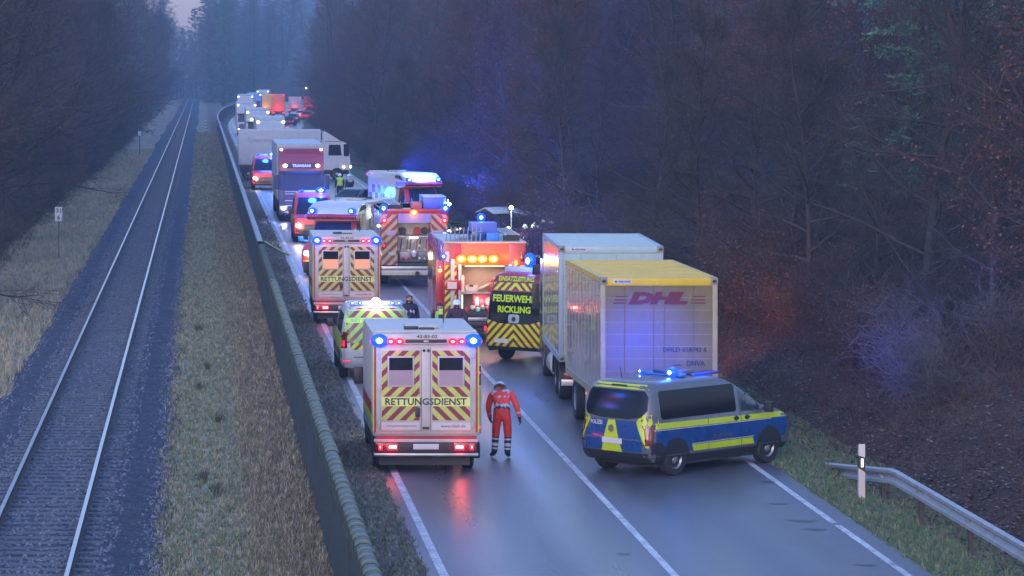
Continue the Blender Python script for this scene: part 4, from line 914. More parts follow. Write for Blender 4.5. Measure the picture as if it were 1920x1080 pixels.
# command van, turned away behind the truck
def command_van():
    L, HH, hw = 5.4, 2.55, .98
    root = empty('command_van', (0, 0, 0), 0, 'black and yellow striped fire command van with large lettering, left of the container truck', 'van')
    b = Body([(.36, hw-.06, .1, L-.1, .12), (.5, hw, .0, L, .14), (1.05, hw, 0, L, .14), (1.2, hw-.02, .02, L-.3, .14), (1.35, hw-.04, .04, L-.8, .14), (1.8, hw-.09, .07, L-1.3, .14), (2.2, hw-.14, .13, L-1.75, .14), (2.42, hw-.2, .2, L-2.05, .16), (2.51, hw-.3, .3, L-2.3, .25), (HH, hw-.5, .6, L-2.7, .2)])
    E = b.end(-1); mb = van_common(root, b, L, HH, hw, RED, (1.0, 4.35), .35)
    patch(mb, E, [(-.97, .62), (.97, .62), (.96, 1.27), (-.96, 1.27)], CHEVB, .005, .08); patch(mb, E, [(-.88, 2.03), (.88, 2.03), (.84, 2.24), (-.84, 2.24)], CHEVB, .005, .08)
    patch(mb, E, [(-.84, 2.25), (.84, 2.25), (.77, 2.44), (-.77, 2.44)], mat('foil_maroon', (.16, .02, .03), .4), .005, .08)
    patch(mb, E, [(-.96, .44), (.96, .44), (.97, .61), (-.97, .61)], CHEVB, .012, .08)
    mb.build('body', root)
    o = MB(); patch(o, E, [(-.94, 1.22), (-.5, 1.1), (.5, 1.1), (.94, 1.22), (.91, 2.0), (-.91, 2.0)], GLASS, .010, .1); o.build('rear_window', root)
    t = MB()
    for s_, z_, h_, w_ in (('EINSATZLEITUNG', 2.345, .13, 1.16), ('FEUERWEHR', 1.80, .20, 1.42), ('RICKLING', 1.50, .19, 1.08)):
        k = MB(); text(k, s_, TXTY, (0, 0, 0), (1, 0, 0), (0, 1, 0), h_, w_, 0, bold=.03); t.add([E(v[0], z_+v[1], .016) for v in k.v], k.f, TXTY)
    t.build('lettering', root)
    o = MB(); patch(o, E, rr(-.18, .18, 1.12, 1.36, .06), STEEL, .02); patch(o, E, disc(0, 1.23, .07), BLACK, .026); o.build('badge', root)
    for sg in (-1, 1):
        o = MB(); patch(o, E, rr(*sorted((sg*.86, sg*.98)), .86, 1.14, .03), TAILR, .014, .05)
        if sg < 0: o.ball(E(-.93, .93, .03), .06, E_RED, (.8, .5, 1.3))
        o.build('tail_light', root)
        o = MB(); patch(o, b.side(sg), rr(.6, 3.0, 1.45, 2.1, .06), GLASS, .006); o.build('side_window', root)
        o = MB(); patch(o, b.side(sg), [(3.3, 1.42), (4.3, 1.42), (3.7, 2.1), (3.35, 2.1)], GLASS, .006); o.build('door_window', root)
    o = MB(); patch(o, E, [(-.98, .36), (.98, .36), (.98, .46), (-.98, .46)], BLACK, .07)
    for sg in (-1, 1): patch(o, E, [(sg*.80, .38), (sg*.97, .38), (sg*.97, .55), (sg*.9, .55)], STEEL, .075)
    o.build('bumper', root)
    o = MB(); patch(o, E, rr(-.62, -.16, .56, .67, .01), PLATE, .02); o.build('number_plate', root)
    o = MB(); o.box(-.62, .62, .5, .75, HH-.04, HH+.12, GREYW, .03); o.build('lamp_bar', root)
    o = MB(); o.box(.55, .8, .1, .18, 2.5, 2.78, BLACK, .02); o.build('reversing_camera', root)
    o = MB(); o.bar((.18, .6, HH+.1), (.18, .6, HH+.2), .03, BLACK); o.build('beacon_stem', root)
    beacon(root, (.18, .58, HH+.30), .15, 'b', 40, (.85, .7, 1.1), (0, -.4, .1))
    mirrors(root, hw, 4.0, 1.5)
    for y_ in (1.0, 4.35):
        for sg in (-1, 1): wheel(root, sg*(hw-.01), y_, .35)
    return root
yv = R(38); cv = command_van(); place(cv, 7.96+.98*math.cos(yv), 90.2-.98*math.sin(yv), 0, -yv)

# red emergency vans facing the camera
def red_van(label):
    L, HH, hw = 5.2, 2.3, .98
    root = empty('emergency_van', (0, 0, 0), 0, label, 'van', 'red emergency vans facing the camera')
    b = van_levels(L, HH, hw, .32, 1.02); F = b.end(1); mb = van_common(root, b, L, HH, hw, PINK, (1.0, 4.2), .34)
    patch(mb, F, [(-.95, .34), (.95, .34), (.97, .66), (-.97, .66)], BLACK, .008)
    for sg in (-1, 1): patch(mb, b.side(sg), [(.05, .85), (4.4, .85), (4.4, 1.1), (.05, 1.1)], YEL, .004)
    mb.build('body', root)
    o = MB(); patch(o, F, [(-.84, 1.32), (.84, 1.32), (.7, 2.08), (-.7, 2.08)], GLASSB, .008); o.build('windscreen', root)
    o = MB(); patch(o, F, rr(-.5, .5, .62, .88, .04), BLACK, .012)
    for k_ in range(3): patch(o, F, rr(-.46, .46, .66+k_*.07, .675+k_*.07, .005), STEEL, .018)
    o.build('grille', root)
    for sg in (-1, 1):
        o = MB(); p = F(sg*.76, .84, .0); o.ball(p, .14, E_HEAD, (1, .5, .8)); o.build('headlight', root); lamp(root, (p[0], p[1]+.5, .8), LW, 45, .1)
        o = MB(); patch(o, b.side(sg), rr(.5, 2.9, 1.4, 2.0, .06), GLASS, .006); o.build('side_window', root)
    mirrors(root, hw, 3.9, 1.4)
    o = MB(); o.box(-.65, .65, 2.1, 2.35, HH-.02, HH+.1, GREYW, .03); o.build('lamp_bar', root)
    beacon(root, (-.42, 2.4, HH+.1), .17, 'b', 60, (1.2, .7, .7), (0, .7, .1)); beacon(root, (.5, 2.4, HH+.08), .07, 'b')
    for y_ in (1.0, 4.2):
        for sg in (-1, 1): wheel(root, sg*(hw-.01), y_, .35)
    return root
rv = red_van('red emergency van with blue flashing roof, between the two grey trucks and the first ambulance'); rv['label'] = 'blue lit emergency van in front of the red lorry, facing the camera'
by_front(rv, 5.35, 152, 5.2, R(180)); lamp(rv, (0, 3.2, 3.0), LB, 260, .2)
rv2 = copy_tree(rv); rv2['label'] = 'small red emergency van squeezed between fence and red lorry, facing the camera'; by_front(rv2, 4.42, 219, 5.2, R(180))
# ------------------------------------------------------------------ container truck with drawbar trailer
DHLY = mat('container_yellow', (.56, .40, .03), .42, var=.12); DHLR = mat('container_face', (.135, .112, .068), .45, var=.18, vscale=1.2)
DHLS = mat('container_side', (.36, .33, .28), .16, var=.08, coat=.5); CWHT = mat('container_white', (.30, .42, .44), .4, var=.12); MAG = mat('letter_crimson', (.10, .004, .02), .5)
SIDEW = mat('side_panel_white', (.32, .32, .32), .15, var=.08, coat=.5); POSTB = mat('post_pale_blue', (.27, .33, .40), .5, var=.1); DIRTB = mat('frame_grey', (.2, .2, .19), .5, var=.2)
def swap_body(root, L, z0, z1, roofm, rearm, sidem, framem, W=1.275):
    mb = MB(); mb.box(-W+.02, W-.02, .05, L-.02, z0+.02, z1-.03, sidem); mb.build('side_panel', root)
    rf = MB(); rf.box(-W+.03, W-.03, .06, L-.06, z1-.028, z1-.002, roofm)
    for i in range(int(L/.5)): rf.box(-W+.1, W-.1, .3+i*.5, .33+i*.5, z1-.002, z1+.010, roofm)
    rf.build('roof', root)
    fm = MB()
    for sg in (-1, 1):
        fm.box(*sorted((sg*(W-.11), sg*W)), 0, .11, z0, z1, framem, .01); fm.box(*sorted((sg*(W-.11), sg*W)), L-.1, L, z0, z1, framem, .01)
        fm.box(*sorted((sg*(W-.05), sg*(W+.003))), .11, L-.1, z0-.01, z0+.14, framem); fm.box(*sorted((sg*(W-.06), sg*(W+.002))), .11, L-.1, z1-.09, z1+.004, roofm)
        for zc in (z0+.06, z1-.07): fm.box(*sorted((sg*(W-.15), sg*(W+.008))), -.012, .16, zc-.08, zc+.08, DIRTB, .012); fm.ball((sg*(W-.07), -.014, zc), .035, BLACK, (1.3, .3, 1))
        for i in range(int(L/.62)): fm.box(*sorted((sg*(W-.021), sg*(W-.012))), .5+i*.62, .515+i*.62, z0+.15, z1-.1, DIRTB)
    fm.box(-W+.11, W-.11, -.002, .09, z1-.17, z1-.002, roofm, .01); fm.box(-W+.11, W-.11, -.002, .09, z0, z0+.12, framem, .01); fm.build('frame', root)
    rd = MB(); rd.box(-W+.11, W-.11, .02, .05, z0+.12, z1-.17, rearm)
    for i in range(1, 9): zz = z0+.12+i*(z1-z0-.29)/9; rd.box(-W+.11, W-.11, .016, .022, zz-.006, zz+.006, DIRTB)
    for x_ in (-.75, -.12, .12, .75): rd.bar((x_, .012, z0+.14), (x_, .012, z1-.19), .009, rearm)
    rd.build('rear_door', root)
def truck_axle(root, y, W=1.2, r=.5, n=1):
    for sg in (-1, 1): wheel(root, sg*W, y, r, .3 if n == 1 else .5, RIMG)
def chassis(root, y0, y1, z=.95):
    mb = MB()
    for sg in (-1, 1): mb.box(*sorted((sg*.38, sg*.48)), y0, y1, z-.18, z+.06, CHASSIS)
    for i in range(int((y1-y0)/1.2)+1): mb.box(-.4, .4, y0+.1+i*1.2, y0+.2+i*1.2, z-.15, z, CHASSIS)
    mb.build('chassis', root)
# trailer
tr = empty('container_trailer', (9.965, 69.7, 0), 0, 'two axle trailer with yellow roofed container lettered at the rear, behind the police van', 'truck trailer')
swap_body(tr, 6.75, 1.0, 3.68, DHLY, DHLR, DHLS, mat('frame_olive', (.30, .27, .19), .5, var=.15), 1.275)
t = MB(); text(t, 'DHL', MAG, (-.02, -.002, 3.24), (1, 0, 0), (0, 0, 1), .27, 1.30, .002, bold=.07, shear=.28); t.build('logo', tr); t = MB()
for i in range(3):
    zz = 3.13+i*.07; t.box(-1.0+.03*i, -.72+.02*i, .014, .016, zz-.014, zz+.014, MAG); t.box(.70+.02*i-.02, 1.0, .014, .016, zz-.014, zz+.014, MAG)
t.build('logo_stripes', tr); t = MB()
text(t, 'DHLD 618742 6', TXT, (.56, -.002, 2.12), (1, 0, 0), (0, 0, 1), .105, .95, .002, bold=.02); t.build('lettering', tr); t = MB(); text(t, 'DNVA', TXT, (.80, -.002, 1.82), (1, 0, 0), (0, 0, 1), .115, .40, .002, bold=.02); t.box(.32, .50, -.004, -.002, 1.77, 1.79, TXT); t.build('lettering', tr)
def krone(parent, x, z):
    t = MB(); t.box(x-.21, x+.21, -.010, -.004, z-.045, z+.045, WHITE); text(t, 'KRONE', mat('letter_blue', (.02, .06, .4), .4), (x+.05, -.011, z), (1, 0, 0), (0, 0, 1), .05, .26, .002, bold=.05); t.ball((x-.14, -.011, z), .028, mat('letter_blue', (.02, .06, .4), .4), (1, .1, 1)); t.build('maker_plate', parent)
krone(tr, -.80, 3.60)
chassis(tr, .2, 6.6); truck_axle(tr, 1.4); truck_axle(tr, 5.5)
mb = MB()
for sg in (-1, 1): mb.box(*sorted((sg*1.1, sg*1.2)), .05, .5, .42, .9, BLACK, .02)
mb.box(-1.2, 1.2, .0, .1, .5, .64, STEEL, .01); mb.build('underrun_guard', tr)
for sg in (-1, 1):
    mb = MB(); mb.box(*sorted((sg*.75, sg*1.15)), -.03, 0, .66, .8, TAILR, .01); mb.build('tail_light', tr)
mb = MB(); mb.box(-1.22, -1.1, 2.6, 3.2, .45, .95, mat('pallet_pale', (.42, .38, .34), .7), .01); mb.box(-1.225, -1.2, 3.0, 3.15, .84, .88, E_AMB); mb.build('tool_box', tr)
mb = MB(); mb.box(-.08, .08, 6.7, 8.6, .55, .68, CHASSIS); mb.build('drawbar', tr)
mb = MB(); mb.box(-1.2, -1.12, .6, .9, .45, .95, BLACK, .02); mb.build('mudguard', tr)
# motor wagon
tk = empty('container_truck', (10.06, 78.6, 0), R(-2.4), 'truck under a tall white roofed container with amber light gleaming on its side', 'truck')
swap_body(tk, 6.3, 1.05, 3.88, CWHT, CWHT, SIDEW, POSTB, 1.275); krone(tk, -.80, 3.80)
chassis(tk, .2, 8.6); truck_axle(tk, 1.1); truck_axle(tk, 2.45); truck_axle(tk, 7.3)
mb = MB()
for y_ in (1.1, 2.45):
    for sg in (-1, 1):
        prof = [(y_+.62*math.cos(a), .5+.62*math.sin(a)) for a in [math.pi*i/8 for i in range(9)]]; prof += [(y_+.57*math.cos(a), .5+.57*math.sin(a)) for a in [math.pi*i/8 for i in range(8, -1, -1)]]
        mb.prism(prof, *sorted((sg*.85, sg*1.24)), BLACK)
mb.build('mudguard', tk)
mb = MB(); mb.lathe([(.3, 0), (.33, .05), (.33, 1.2), (.3, 1.25)], (-.95, 3.6, .62), (0, 1, 0), ALU, 16); mb.box(-1.22, -.6, 5.1, 6.0, .4, .98, CHASSIS, .03); mb.build('fuel_tank', tk)
mb = MB(); mb.prism([(6.45, .5), (8.7, .5), (8.75, 1.3), (8.62, 2.3), (8.3, 3.1), (6.45, 3.15)], -1.2, 1.2, mat('cab_dark', (.04, .04, .05), .35, coat=.4)); mb.build('cab', tk)
mb = MB(); mb.add([(-1.05, 8.70, 1.5), (1.05, 8.70, 1.5), (1.0, 8.635, 2.35), (-1.0, 8.635, 2.35)], [(0, 1, 2, 3)], GLASS); mb.build('windscreen', tk)
mb = MB()
for sg in (-1, 1): mb = MB(); mb.box(*sorted((sg*1.22, sg*1.42)), 8.4, 8.5, 1.7, 2.4, BLACK, .03); mb.build('wing_mirror', tk)
mb = MB(); mb.ball((1.30, 3.2, .98), .05, E_AMB, (.5, 1.2, .8)); mb.build('added_amber_lamp', tk); beam(tk, (1.4, 3.2, .98), (3.6, 8.5, .0), (1, .3, .03), 1100, 26)  # amber lamp and spot added to tint the bushes, no such lamp known
mb = MB(); mb.box(-1.22, 1.22, .0, .1, .45, .6, STEEL, .01); mb.box(-1.15, -.7, -.02, .0, .62, .76, TAILR, .01); mb.box(.7, 1.15, -.02, 0, .62, .76, TAILR, .01); mb.build('underrun_guard', tk)

# ------------------------------------------------------------------ fire engines
def engine_cab(root, L, W, zt, m):
    mb = MB(); mb.prism([(L-2.3, .5), (L, .5), (L+.02, 1.3), (L-.2, zt-.25), (L-.5, zt-.05), (L-2.3, zt-.05)], -W, W, m); mb.build('cab', root)
    mb = MB(); mb.add([(-W+.15, L+.025-.03, 1.5), (W-.15, L+.025-.03, 1.5), (W-.2, L-.16, zt-.4), (-W+.2, L-.16, zt-.4)], [(0, 1, 2, 3)], GLASS); mb.build('windscreen', root)
    for sg in (-1, 1):
        mb = MB(); mb.add([(sg*(W+.004), L-1.9, 1.5), (sg*(W+.004), L-.3, 1.5), (sg*(W+.004), L-.45, zt-.4), (sg*(W+.004), L-1.9, zt-.4)], [(0, 1, 2, 3)], GLASS); mb.build('side_window', root)
def fire_engine_rear():
    L, W, zt = 7.6, 1.25, 2.95
    root = empty('fire_engine', (0, 0, 0), 0, 'fire engine seen from behind with striped tail around an open pump bay', 'fire engine', 'fire engines')
    mb = MB(); mb.box(-W, W, .95, L-2.4, .62, zt, RED, .03); mb.box(-W, -.62, .02, .95, .80, 2.78, RED, .02); mb.box(.62, W, .02, .95, .80, 2.78, RED, .02); mb.box(-.62, .62, .02, .95, .62, .9, CHASSIS); mb.box(-.62, .62, .04, .95, 2.42, 2.78, RED, .01)
    for sg in (-1, 1):
        for i in range(2): mb.box(*sorted((sg*(W+.001), sg*(W+.008))), 1.2+i*1.9, 2.95+i*1.9, .95, 2.5, ALU)
    mb.box(-W, W, .02, 5.2, zt-.17, zt, RED, .02); mb.build('body', root)
    pl = MB(); pl.box(-.61, .61, .02, .04, 2.42, 2.78, mat('panel_blue_white', (.22, .2, .48), .4)); pl.build('top_panel', root)
    for sg in (-1, 1):
        p = MB(); p.box(*sorted((sg*.64, sg*(W-.005))), .006, .018, .82, 2.74, CHEVF); cp = p.build('striped_panel', root)
        p = MB(); p.box(*sorted((sg*.74, sg*1.05)), -.012, .004, 1.95, 2.14, mat('plate_violet', (.34, .3, .45), .5)); p.build('locker_plate', cp); p = MB(); p.box(*sorted((sg*.7, sg*.98)), -.01, .004, 1.2, 1.32, GREYW); p.build('grab_plate', cp)
    # pump bay
    bay = MB(); bay.box(-.6, .6, .93, .948, .92, 2.40, STEEL); bay.box(-.6, .6, .1, .9, 1.88, 1.93, ALU)
    bay.box(-.55, .55, .45, .9, .92, 1.32, mat('pump_housing', (.22, .2, .24), .4, metal=.5), .04); bay.lathe([(.0, 0), (.16, 0), (.16, .1), (.08, .16)], (.0, .4, 1.2), (0, -1, 0), STEEL, 14)
    for x_ in (-.4, -.2, .22, .42): bay.lathe([(.0, 0), (.055, 0), (.055, .12), (.03, .14)], (x_, .42, 1.05), (0, -1, 0), RED if x_ < 0 else ALU, 10); bay.lathe([(0, 0), (.05, 0), (.05, .02)], (x_, .42, 1.45+.1*math.sin(x_*9)), (0, -1, 0), WHITE, 12)
    for k in range(9): bay.bar((-.5+k*.12, .5, 1.4), (-.46+k*.12, .45, 1.78), .02, (BLACK, STEEL, RED)[k % 3])
    bay.build('pump_bay', root)
    ln = MB(); ln.box(-.16, .16, .3, .36, 1.83, 1.87, E_WHITE); ln.build('bay_lamp', root); lamp(root, (0, .2, 1.75), (1, .85, .7), 1.5, .1)
    hz_ = MB()
    for i in range(4): hz_.lathe([(.12, -.03), (.15, -.03), (.15, .03), (.12, .03)], (-.42+i*.28, .5, 2.1), (0, 1, 0), (BLACK, mat('hose_canvas', (.42, .38, .3), .9), mat('hose_red', (.45, .05, .05), .8), BLACK)[i], 16)
    hz_.build('hose_reel', root)
    b = MB(); b.box(-W, W, -.12, .1, .66, .78, STEEL, .01); b.box(-W, W, -.16, .1, .45, .64, mat('bumper_pale', (.5, .44, .36), .5), .02); b.box(-.9, .9, -.1, .3, .30, .46, CHASSIS, .02); b.lathe([(.03, 0), (.09, 0), (.09, .1), (.04, .1)], (.1, -.16, .52), (0, -1, 0), BLACK, 12); b.build('bumper', root)
    engine_cab(root, L, W, zt, RED)
    for sg in (-1, 1):
        tm = MB(); tm.box(*sorted((sg*1.08, sg*1.22)), -.02, .006, 1.45, 1.72, TAILR, .01); tm.ball((sg*1.15, -.03, 1.56), .045, E_RED, (1, .5, 1.4)); tm.build('tail_light', root)
        beacon(root, (sg*1.17, .02, 2.98), .12, 'b', 22, (1, .8, 1.0), (0, -.35, .1)); beacon(root, (sg*1.14, -.02, 2.52), .09, 'r', 5, (1, .6, 1), (0, -.25, 0))
        beacon(root, (sg*1.34, .3, 2.1 if sg > 0 else 2.3), .055, 'w', 0)
    beacon(root, (-.02, -.02, 2.82), .12, 'a', 14, (1.1, .6, .8), (0, -.3, -.1))
    # roof load
    rr_ = MB()
    for sg in (-1, 1): rr_.bar((sg*.2-.75, .3, zt+.16), (sg*.2-.75, 5.0, zt+.16), .03, ALU)
    for i in range(14): rr_.bar((-.95, .5+i*.33, zt+.16), (-.55, .5+i*.33, zt+.16), .018, ALU)
    rr_.box(-1.1, -.4, .5, 1.0, zt, zt+.12, CHASSIS); rr_.build('roof_ladder', root)
    bx = MB(); bx.box(.36, 1.22, .5, 2.6, zt, zt+.42, mat('roof_box_blue', (.10, .14, .55), .35), .03); bx.box(.35, 1.23, .49, 2.61, zt+.42, zt+.46, ALU, .01); bx.build('roof_box', root)
    m2 = MB(); m2.box(-.1, .3, .3, .9, zt, zt+.25, mat('roof_red', (.5, .12, .12), .5), .02); m2.bar((1.3, .5, 2.2), (1.3, .5, 3.3), .02, STEEL); m2.build('mast', root)
    beacon(root, (1.36, .45, 3.12), .06, 'w', 0)
    for y_ in (1.7, 6.2): truck_axle(root, y_, 1.22, .5)
    ch = MB(); ch.box(-1.1, 1.1, .6, 7.2, .4, .64, CHASSIS); ch.build('chassis', root)
    return root
fe = place(fire_engine_rear(), 8.06, 121.2, 0, 0); beam(fe, (1.2, .2, 3.1), (.8, .6, .03), (.02, .08, 1), 2500, 110)

def fire_engine_open():
    L, W, zt = 7.0, 1.24, 3.02
    root = empty('fire_engine', (0, 0, 0), 0, 'fire engine with four amber lamps over its lit open bay, beside the container truck', 'fire engine', 'fire engines')
    ORP = mat('paint_orange_red', (.55, .10, .06), .35, var=.12)
    mb = MB(); mb.box(-W, W, .75, L-2.3, .62, zt-.06, RED, .03)
    for sg in (-1, 1): mb.box(*sorted((sg*.72, sg*W)), .02, .75, .62, zt-.06, RED, .02)
    mb.box(-.72, .72, .02, .75, 2.30, zt-.06, ORP, .01); mb.box(-.72, .72, .02, .75, .62, .72, STEEL, .01); mb.build('body', root)
    rf = MB(); rf.box(-W-.02, W+.02, -.02, L-2.3, zt-.055, zt, GREYW, .015); rf.build('roof', root)
    for sg in (-1, 1):
        p = MB(); p.box(*sorted((sg*.86, sg*(W-.03))), .006, .018, .66, 2.3, CHEVB); p.build('striped_panel', root)
        p = MB(); p.box(*sorted((sg*.72, sg*.80)), -.02, .02, .66, 2.34, ALU, .01); p.build('shutter_rail', root)
        tm = MB(); tm.box(*sorted((sg*1.08, sg*1.2)), -.02, .006, 2.42, 2.72, WHITE if sg < 0 else TAILR, .01); tm.build('tail_light', root)
    # white column and sign on the left pillar
    wc = MB(); wc.box(-1.04, -.92, -.06, .0, .9, 2.5, GREYW, .015); wc.build('ladder_post', root)
    sg_ = MB(); sg_.box(-1.2, -.72, -.10, -.07, 1.56, 1.86, RED, .01); sg_.box(-1.14, -.86, -.105, -.101, 1.60, 1.80, WHITE); sg_.build('folded_warning_sign', root)
    # side flap hinged open at the left
    fl = MB(); fl.box(-W-.24, -W-.02, .0, .06, .7, 2.45, RED, .015); fl.build('side_flap', root)
    beacon(root, (-W-.02, -.06, 2.58), .075, 'b', 3, (1, .7, 1), (0, -.3, 0)); beacon(root, (-W-.12, -.06, 2.15), .08, 'a', 3, (.8, .6, .9), (0, -.3, 0)); beacon(root, (-W-.12, -.06, 2.27), .05, 'r')
    for x_ in (-.72, -.39, -.08, .26): beacon(root, (x_, -.03, 2.5), .135, 'a', 16, (1.05, .6, .85), (0, -.3, -.05))
    lamp(root, (1.0, -1.0, 2.45), LA, 45, .1)
    # bay interior
    iy = MB(); iy.box(-.72, .72, .72, .745, .72, 2.3, mat('bay_wall', (.3, .24, .2), .5)); iy.box(-.72, .72, .05, .72, 1.44, 1.48, ALU); iy.box(-.72, -.70, .05, .72, .72, 2.3, WHITE); iy.box(-.72, -.62, .02, .1, 1.5, 2.0, mat('pale_box', (.7, .66, .55), .5)); iy.build('bay_shelf', root)
    lm = MB(); lm.box(-.68, -.66, .04, .3, .8, 1.4, E_INT); lm.box(-.6, .6, .1, .14, 2.26, 2.29, E_INT); lm.build('bay_lamp', root); lamp(root, (-.1, .12, 2.1), (1, .8, .6), 9, .1); lamp(root, (-.1, .02, 1.2), (1, .85, .7), 5, .1)
    b = MB(); b.box(-W, W, -.1, .1, .46, .60, CHASSIS, .02); b.box(-.9, .9, .0, .3, .3, .46, CHASSIS); b.build('bumper', root)
    engine_cab(root, L, W, zt, RED)
    # roof load
    a = MB()
    for i in range(5): a.bar((-1.1+i*.1, .5, zt+.25+.03*i), (-.5+i*.1, 2.6, zt+.12), .035, (DKRED, STEEL, DKRED, ALU, STEEL)[i])
    for i in range(9): a.bar((-1.15+i*.13, .4, zt), (-1.1+i*.13, .6, zt+.4), .02, STEEL)
    a.build('pole_bundle', root)
    a = MB(); a.box(-.35, .0, .5, 1.0, zt, zt+.28, BLUEP, .02); a.box(.1, .5, .6, 1.2, zt, zt+.22, mat('crate_blue', (.05, .22, .7), .5), .02); a.box(-.3, .5, 1.4, 2.4, zt, zt+.5, mat('roof_box_blue', (.10, .14, .55), .35), .03); a.build('roof_crate', root)
    a = MB()
    for sg in (-1, 1): a.bar((.85+sg*.2, .3, zt+.2), (.85+sg*.2, 4.4, zt+.2), .03, ALU)
    for i in range(12): a.bar((.65, .4+i*.33, zt+.2), (1.05, .4+i*.33, zt+.2), .018, ALU)
    a.box(.6, 1.1, .5, .6, zt, zt+.17, CHASSIS); a.build('roof_ladder', root)
    beacon(root, (.10, 2.5, zt+.62), .10, 'b', 6, (1, .8, 1), (0, -.3, .1)); m_ = MB(); m_.bar((.10, 2.5, zt+.4), (.10, 2.5, zt+.58), .03, BLACK); m_.build('beacon_stem', root)
    for y_ in (1.5, 5.8): truck_axle(root, y_, 1.2, .48)
    ch = MB(); ch.box(-1.1, 1.1, .5, 6.6, .38, .62, CHASSIS); ch.build('chassis', root)
    return root
FX, FY = 8.57, 96.8
fo = place(fire_engine_open(), FX, FY, 0, 0)
# things lying in the bay
def thing_mesh(name, mb, loc, label, cat, group=None, rz=0):
    o = mb.build(name, None, loc); o.rotation_euler = (0, 0, rz); return tag(o, label, cat, group)
m = MB(); m.box(-.20, .20, -.15, .15, 0, .20, mat('case_tan', (.5, .42, .36), .6), .02); m.box(-.17, .17, -.156, -.15, .04, .16, WHITE); m.box(-.06, .06, -.17, -.15, .17, .22, BLACK, .01); thing_mesh('equipment_case', m, (FX-.40, FY+.3, 1.482), 'tan equipment case on the upper shelf of the lit fire engine bay', 'case')
m = MB(); m.bar((-.25, 0, .05), (.15, .02, .22), .05, mat('hose_canvas', (.42, .38, .3), .9)); m.bar((-.2, .1, .05), (.22, .1, .16), .045, GREYW); m.ball((.2, 0, .2), .09, RED, (1, 1, 1.4)); thing_mesh('hose_bundle', m, (FX+.02, FY+.32, 1.482), 'folded pale hoses on the upper shelf of the lit fire engine bay', 'hose')
m = MB(); m.box(-.12, .12, -.12, .12, 0, .32, RED, .03); m.bar((-.06, 0, .33), (.08, 0, .40), .025, RED); m.ball((.08, -.02, .40), .05, WHITE); thing_mesh('fuel_canister', m, (FX+.26, FY+.25, 1.482), 'red canister standing on the upper shelf of the fire engine bay', 'canister')
m = MB(); m.box(-.40, .40, -.2, .2, 0, .44, PINK, .03); m.box(-.34, -.22, -.21, -.2, .1, .36, WHITE); m.lathe([(.0, 0), (.13, 0), (.13, .02)], (.1, -.2, .22), (0, -1, 0), mat('dial_pink', (.7, .45, .42), .5), 16); m.box(-.1, .3, -.215, -.2, .02, .07, WHITE); thing_mesh('power_generator', m, (FX+.05, FY+.38, .98), 'bright red generator in the lower half of the lit fire engine bay', 'generator')
m = MB(); m.box(-.5, .5, -.2, .2, 0, .20, CHASSIS, .02)
thing_mesh('tool_tray', m, (FX-.05, FY+.30, .735), 'dark tool tray at the bottom of the lit fire engine bay', 'tray')
for i in range(7):
    m = MB(); c = (RED, WHITE, mat('tool_green', (.2, .5, .35), .5), STEEL)[i % 4]; m.lathe([(.0, 0), (.06, 0), (.075, .03), (.075, .12), (.05, .15), (0, .15)], (0, 0, 0), (0, -1, 0), c, 12); m.ball((.03, -.1, .07), .035, BLACK)
    thing_mesh('hose_coupling', m, (FX-.52+i*.16, FY+.2, 1.02 if i % 2 else .96), 'hose coupling among the small fittings at the bottom of the lit bay', 'coupling', 'hose couplings in the fire engine bay')

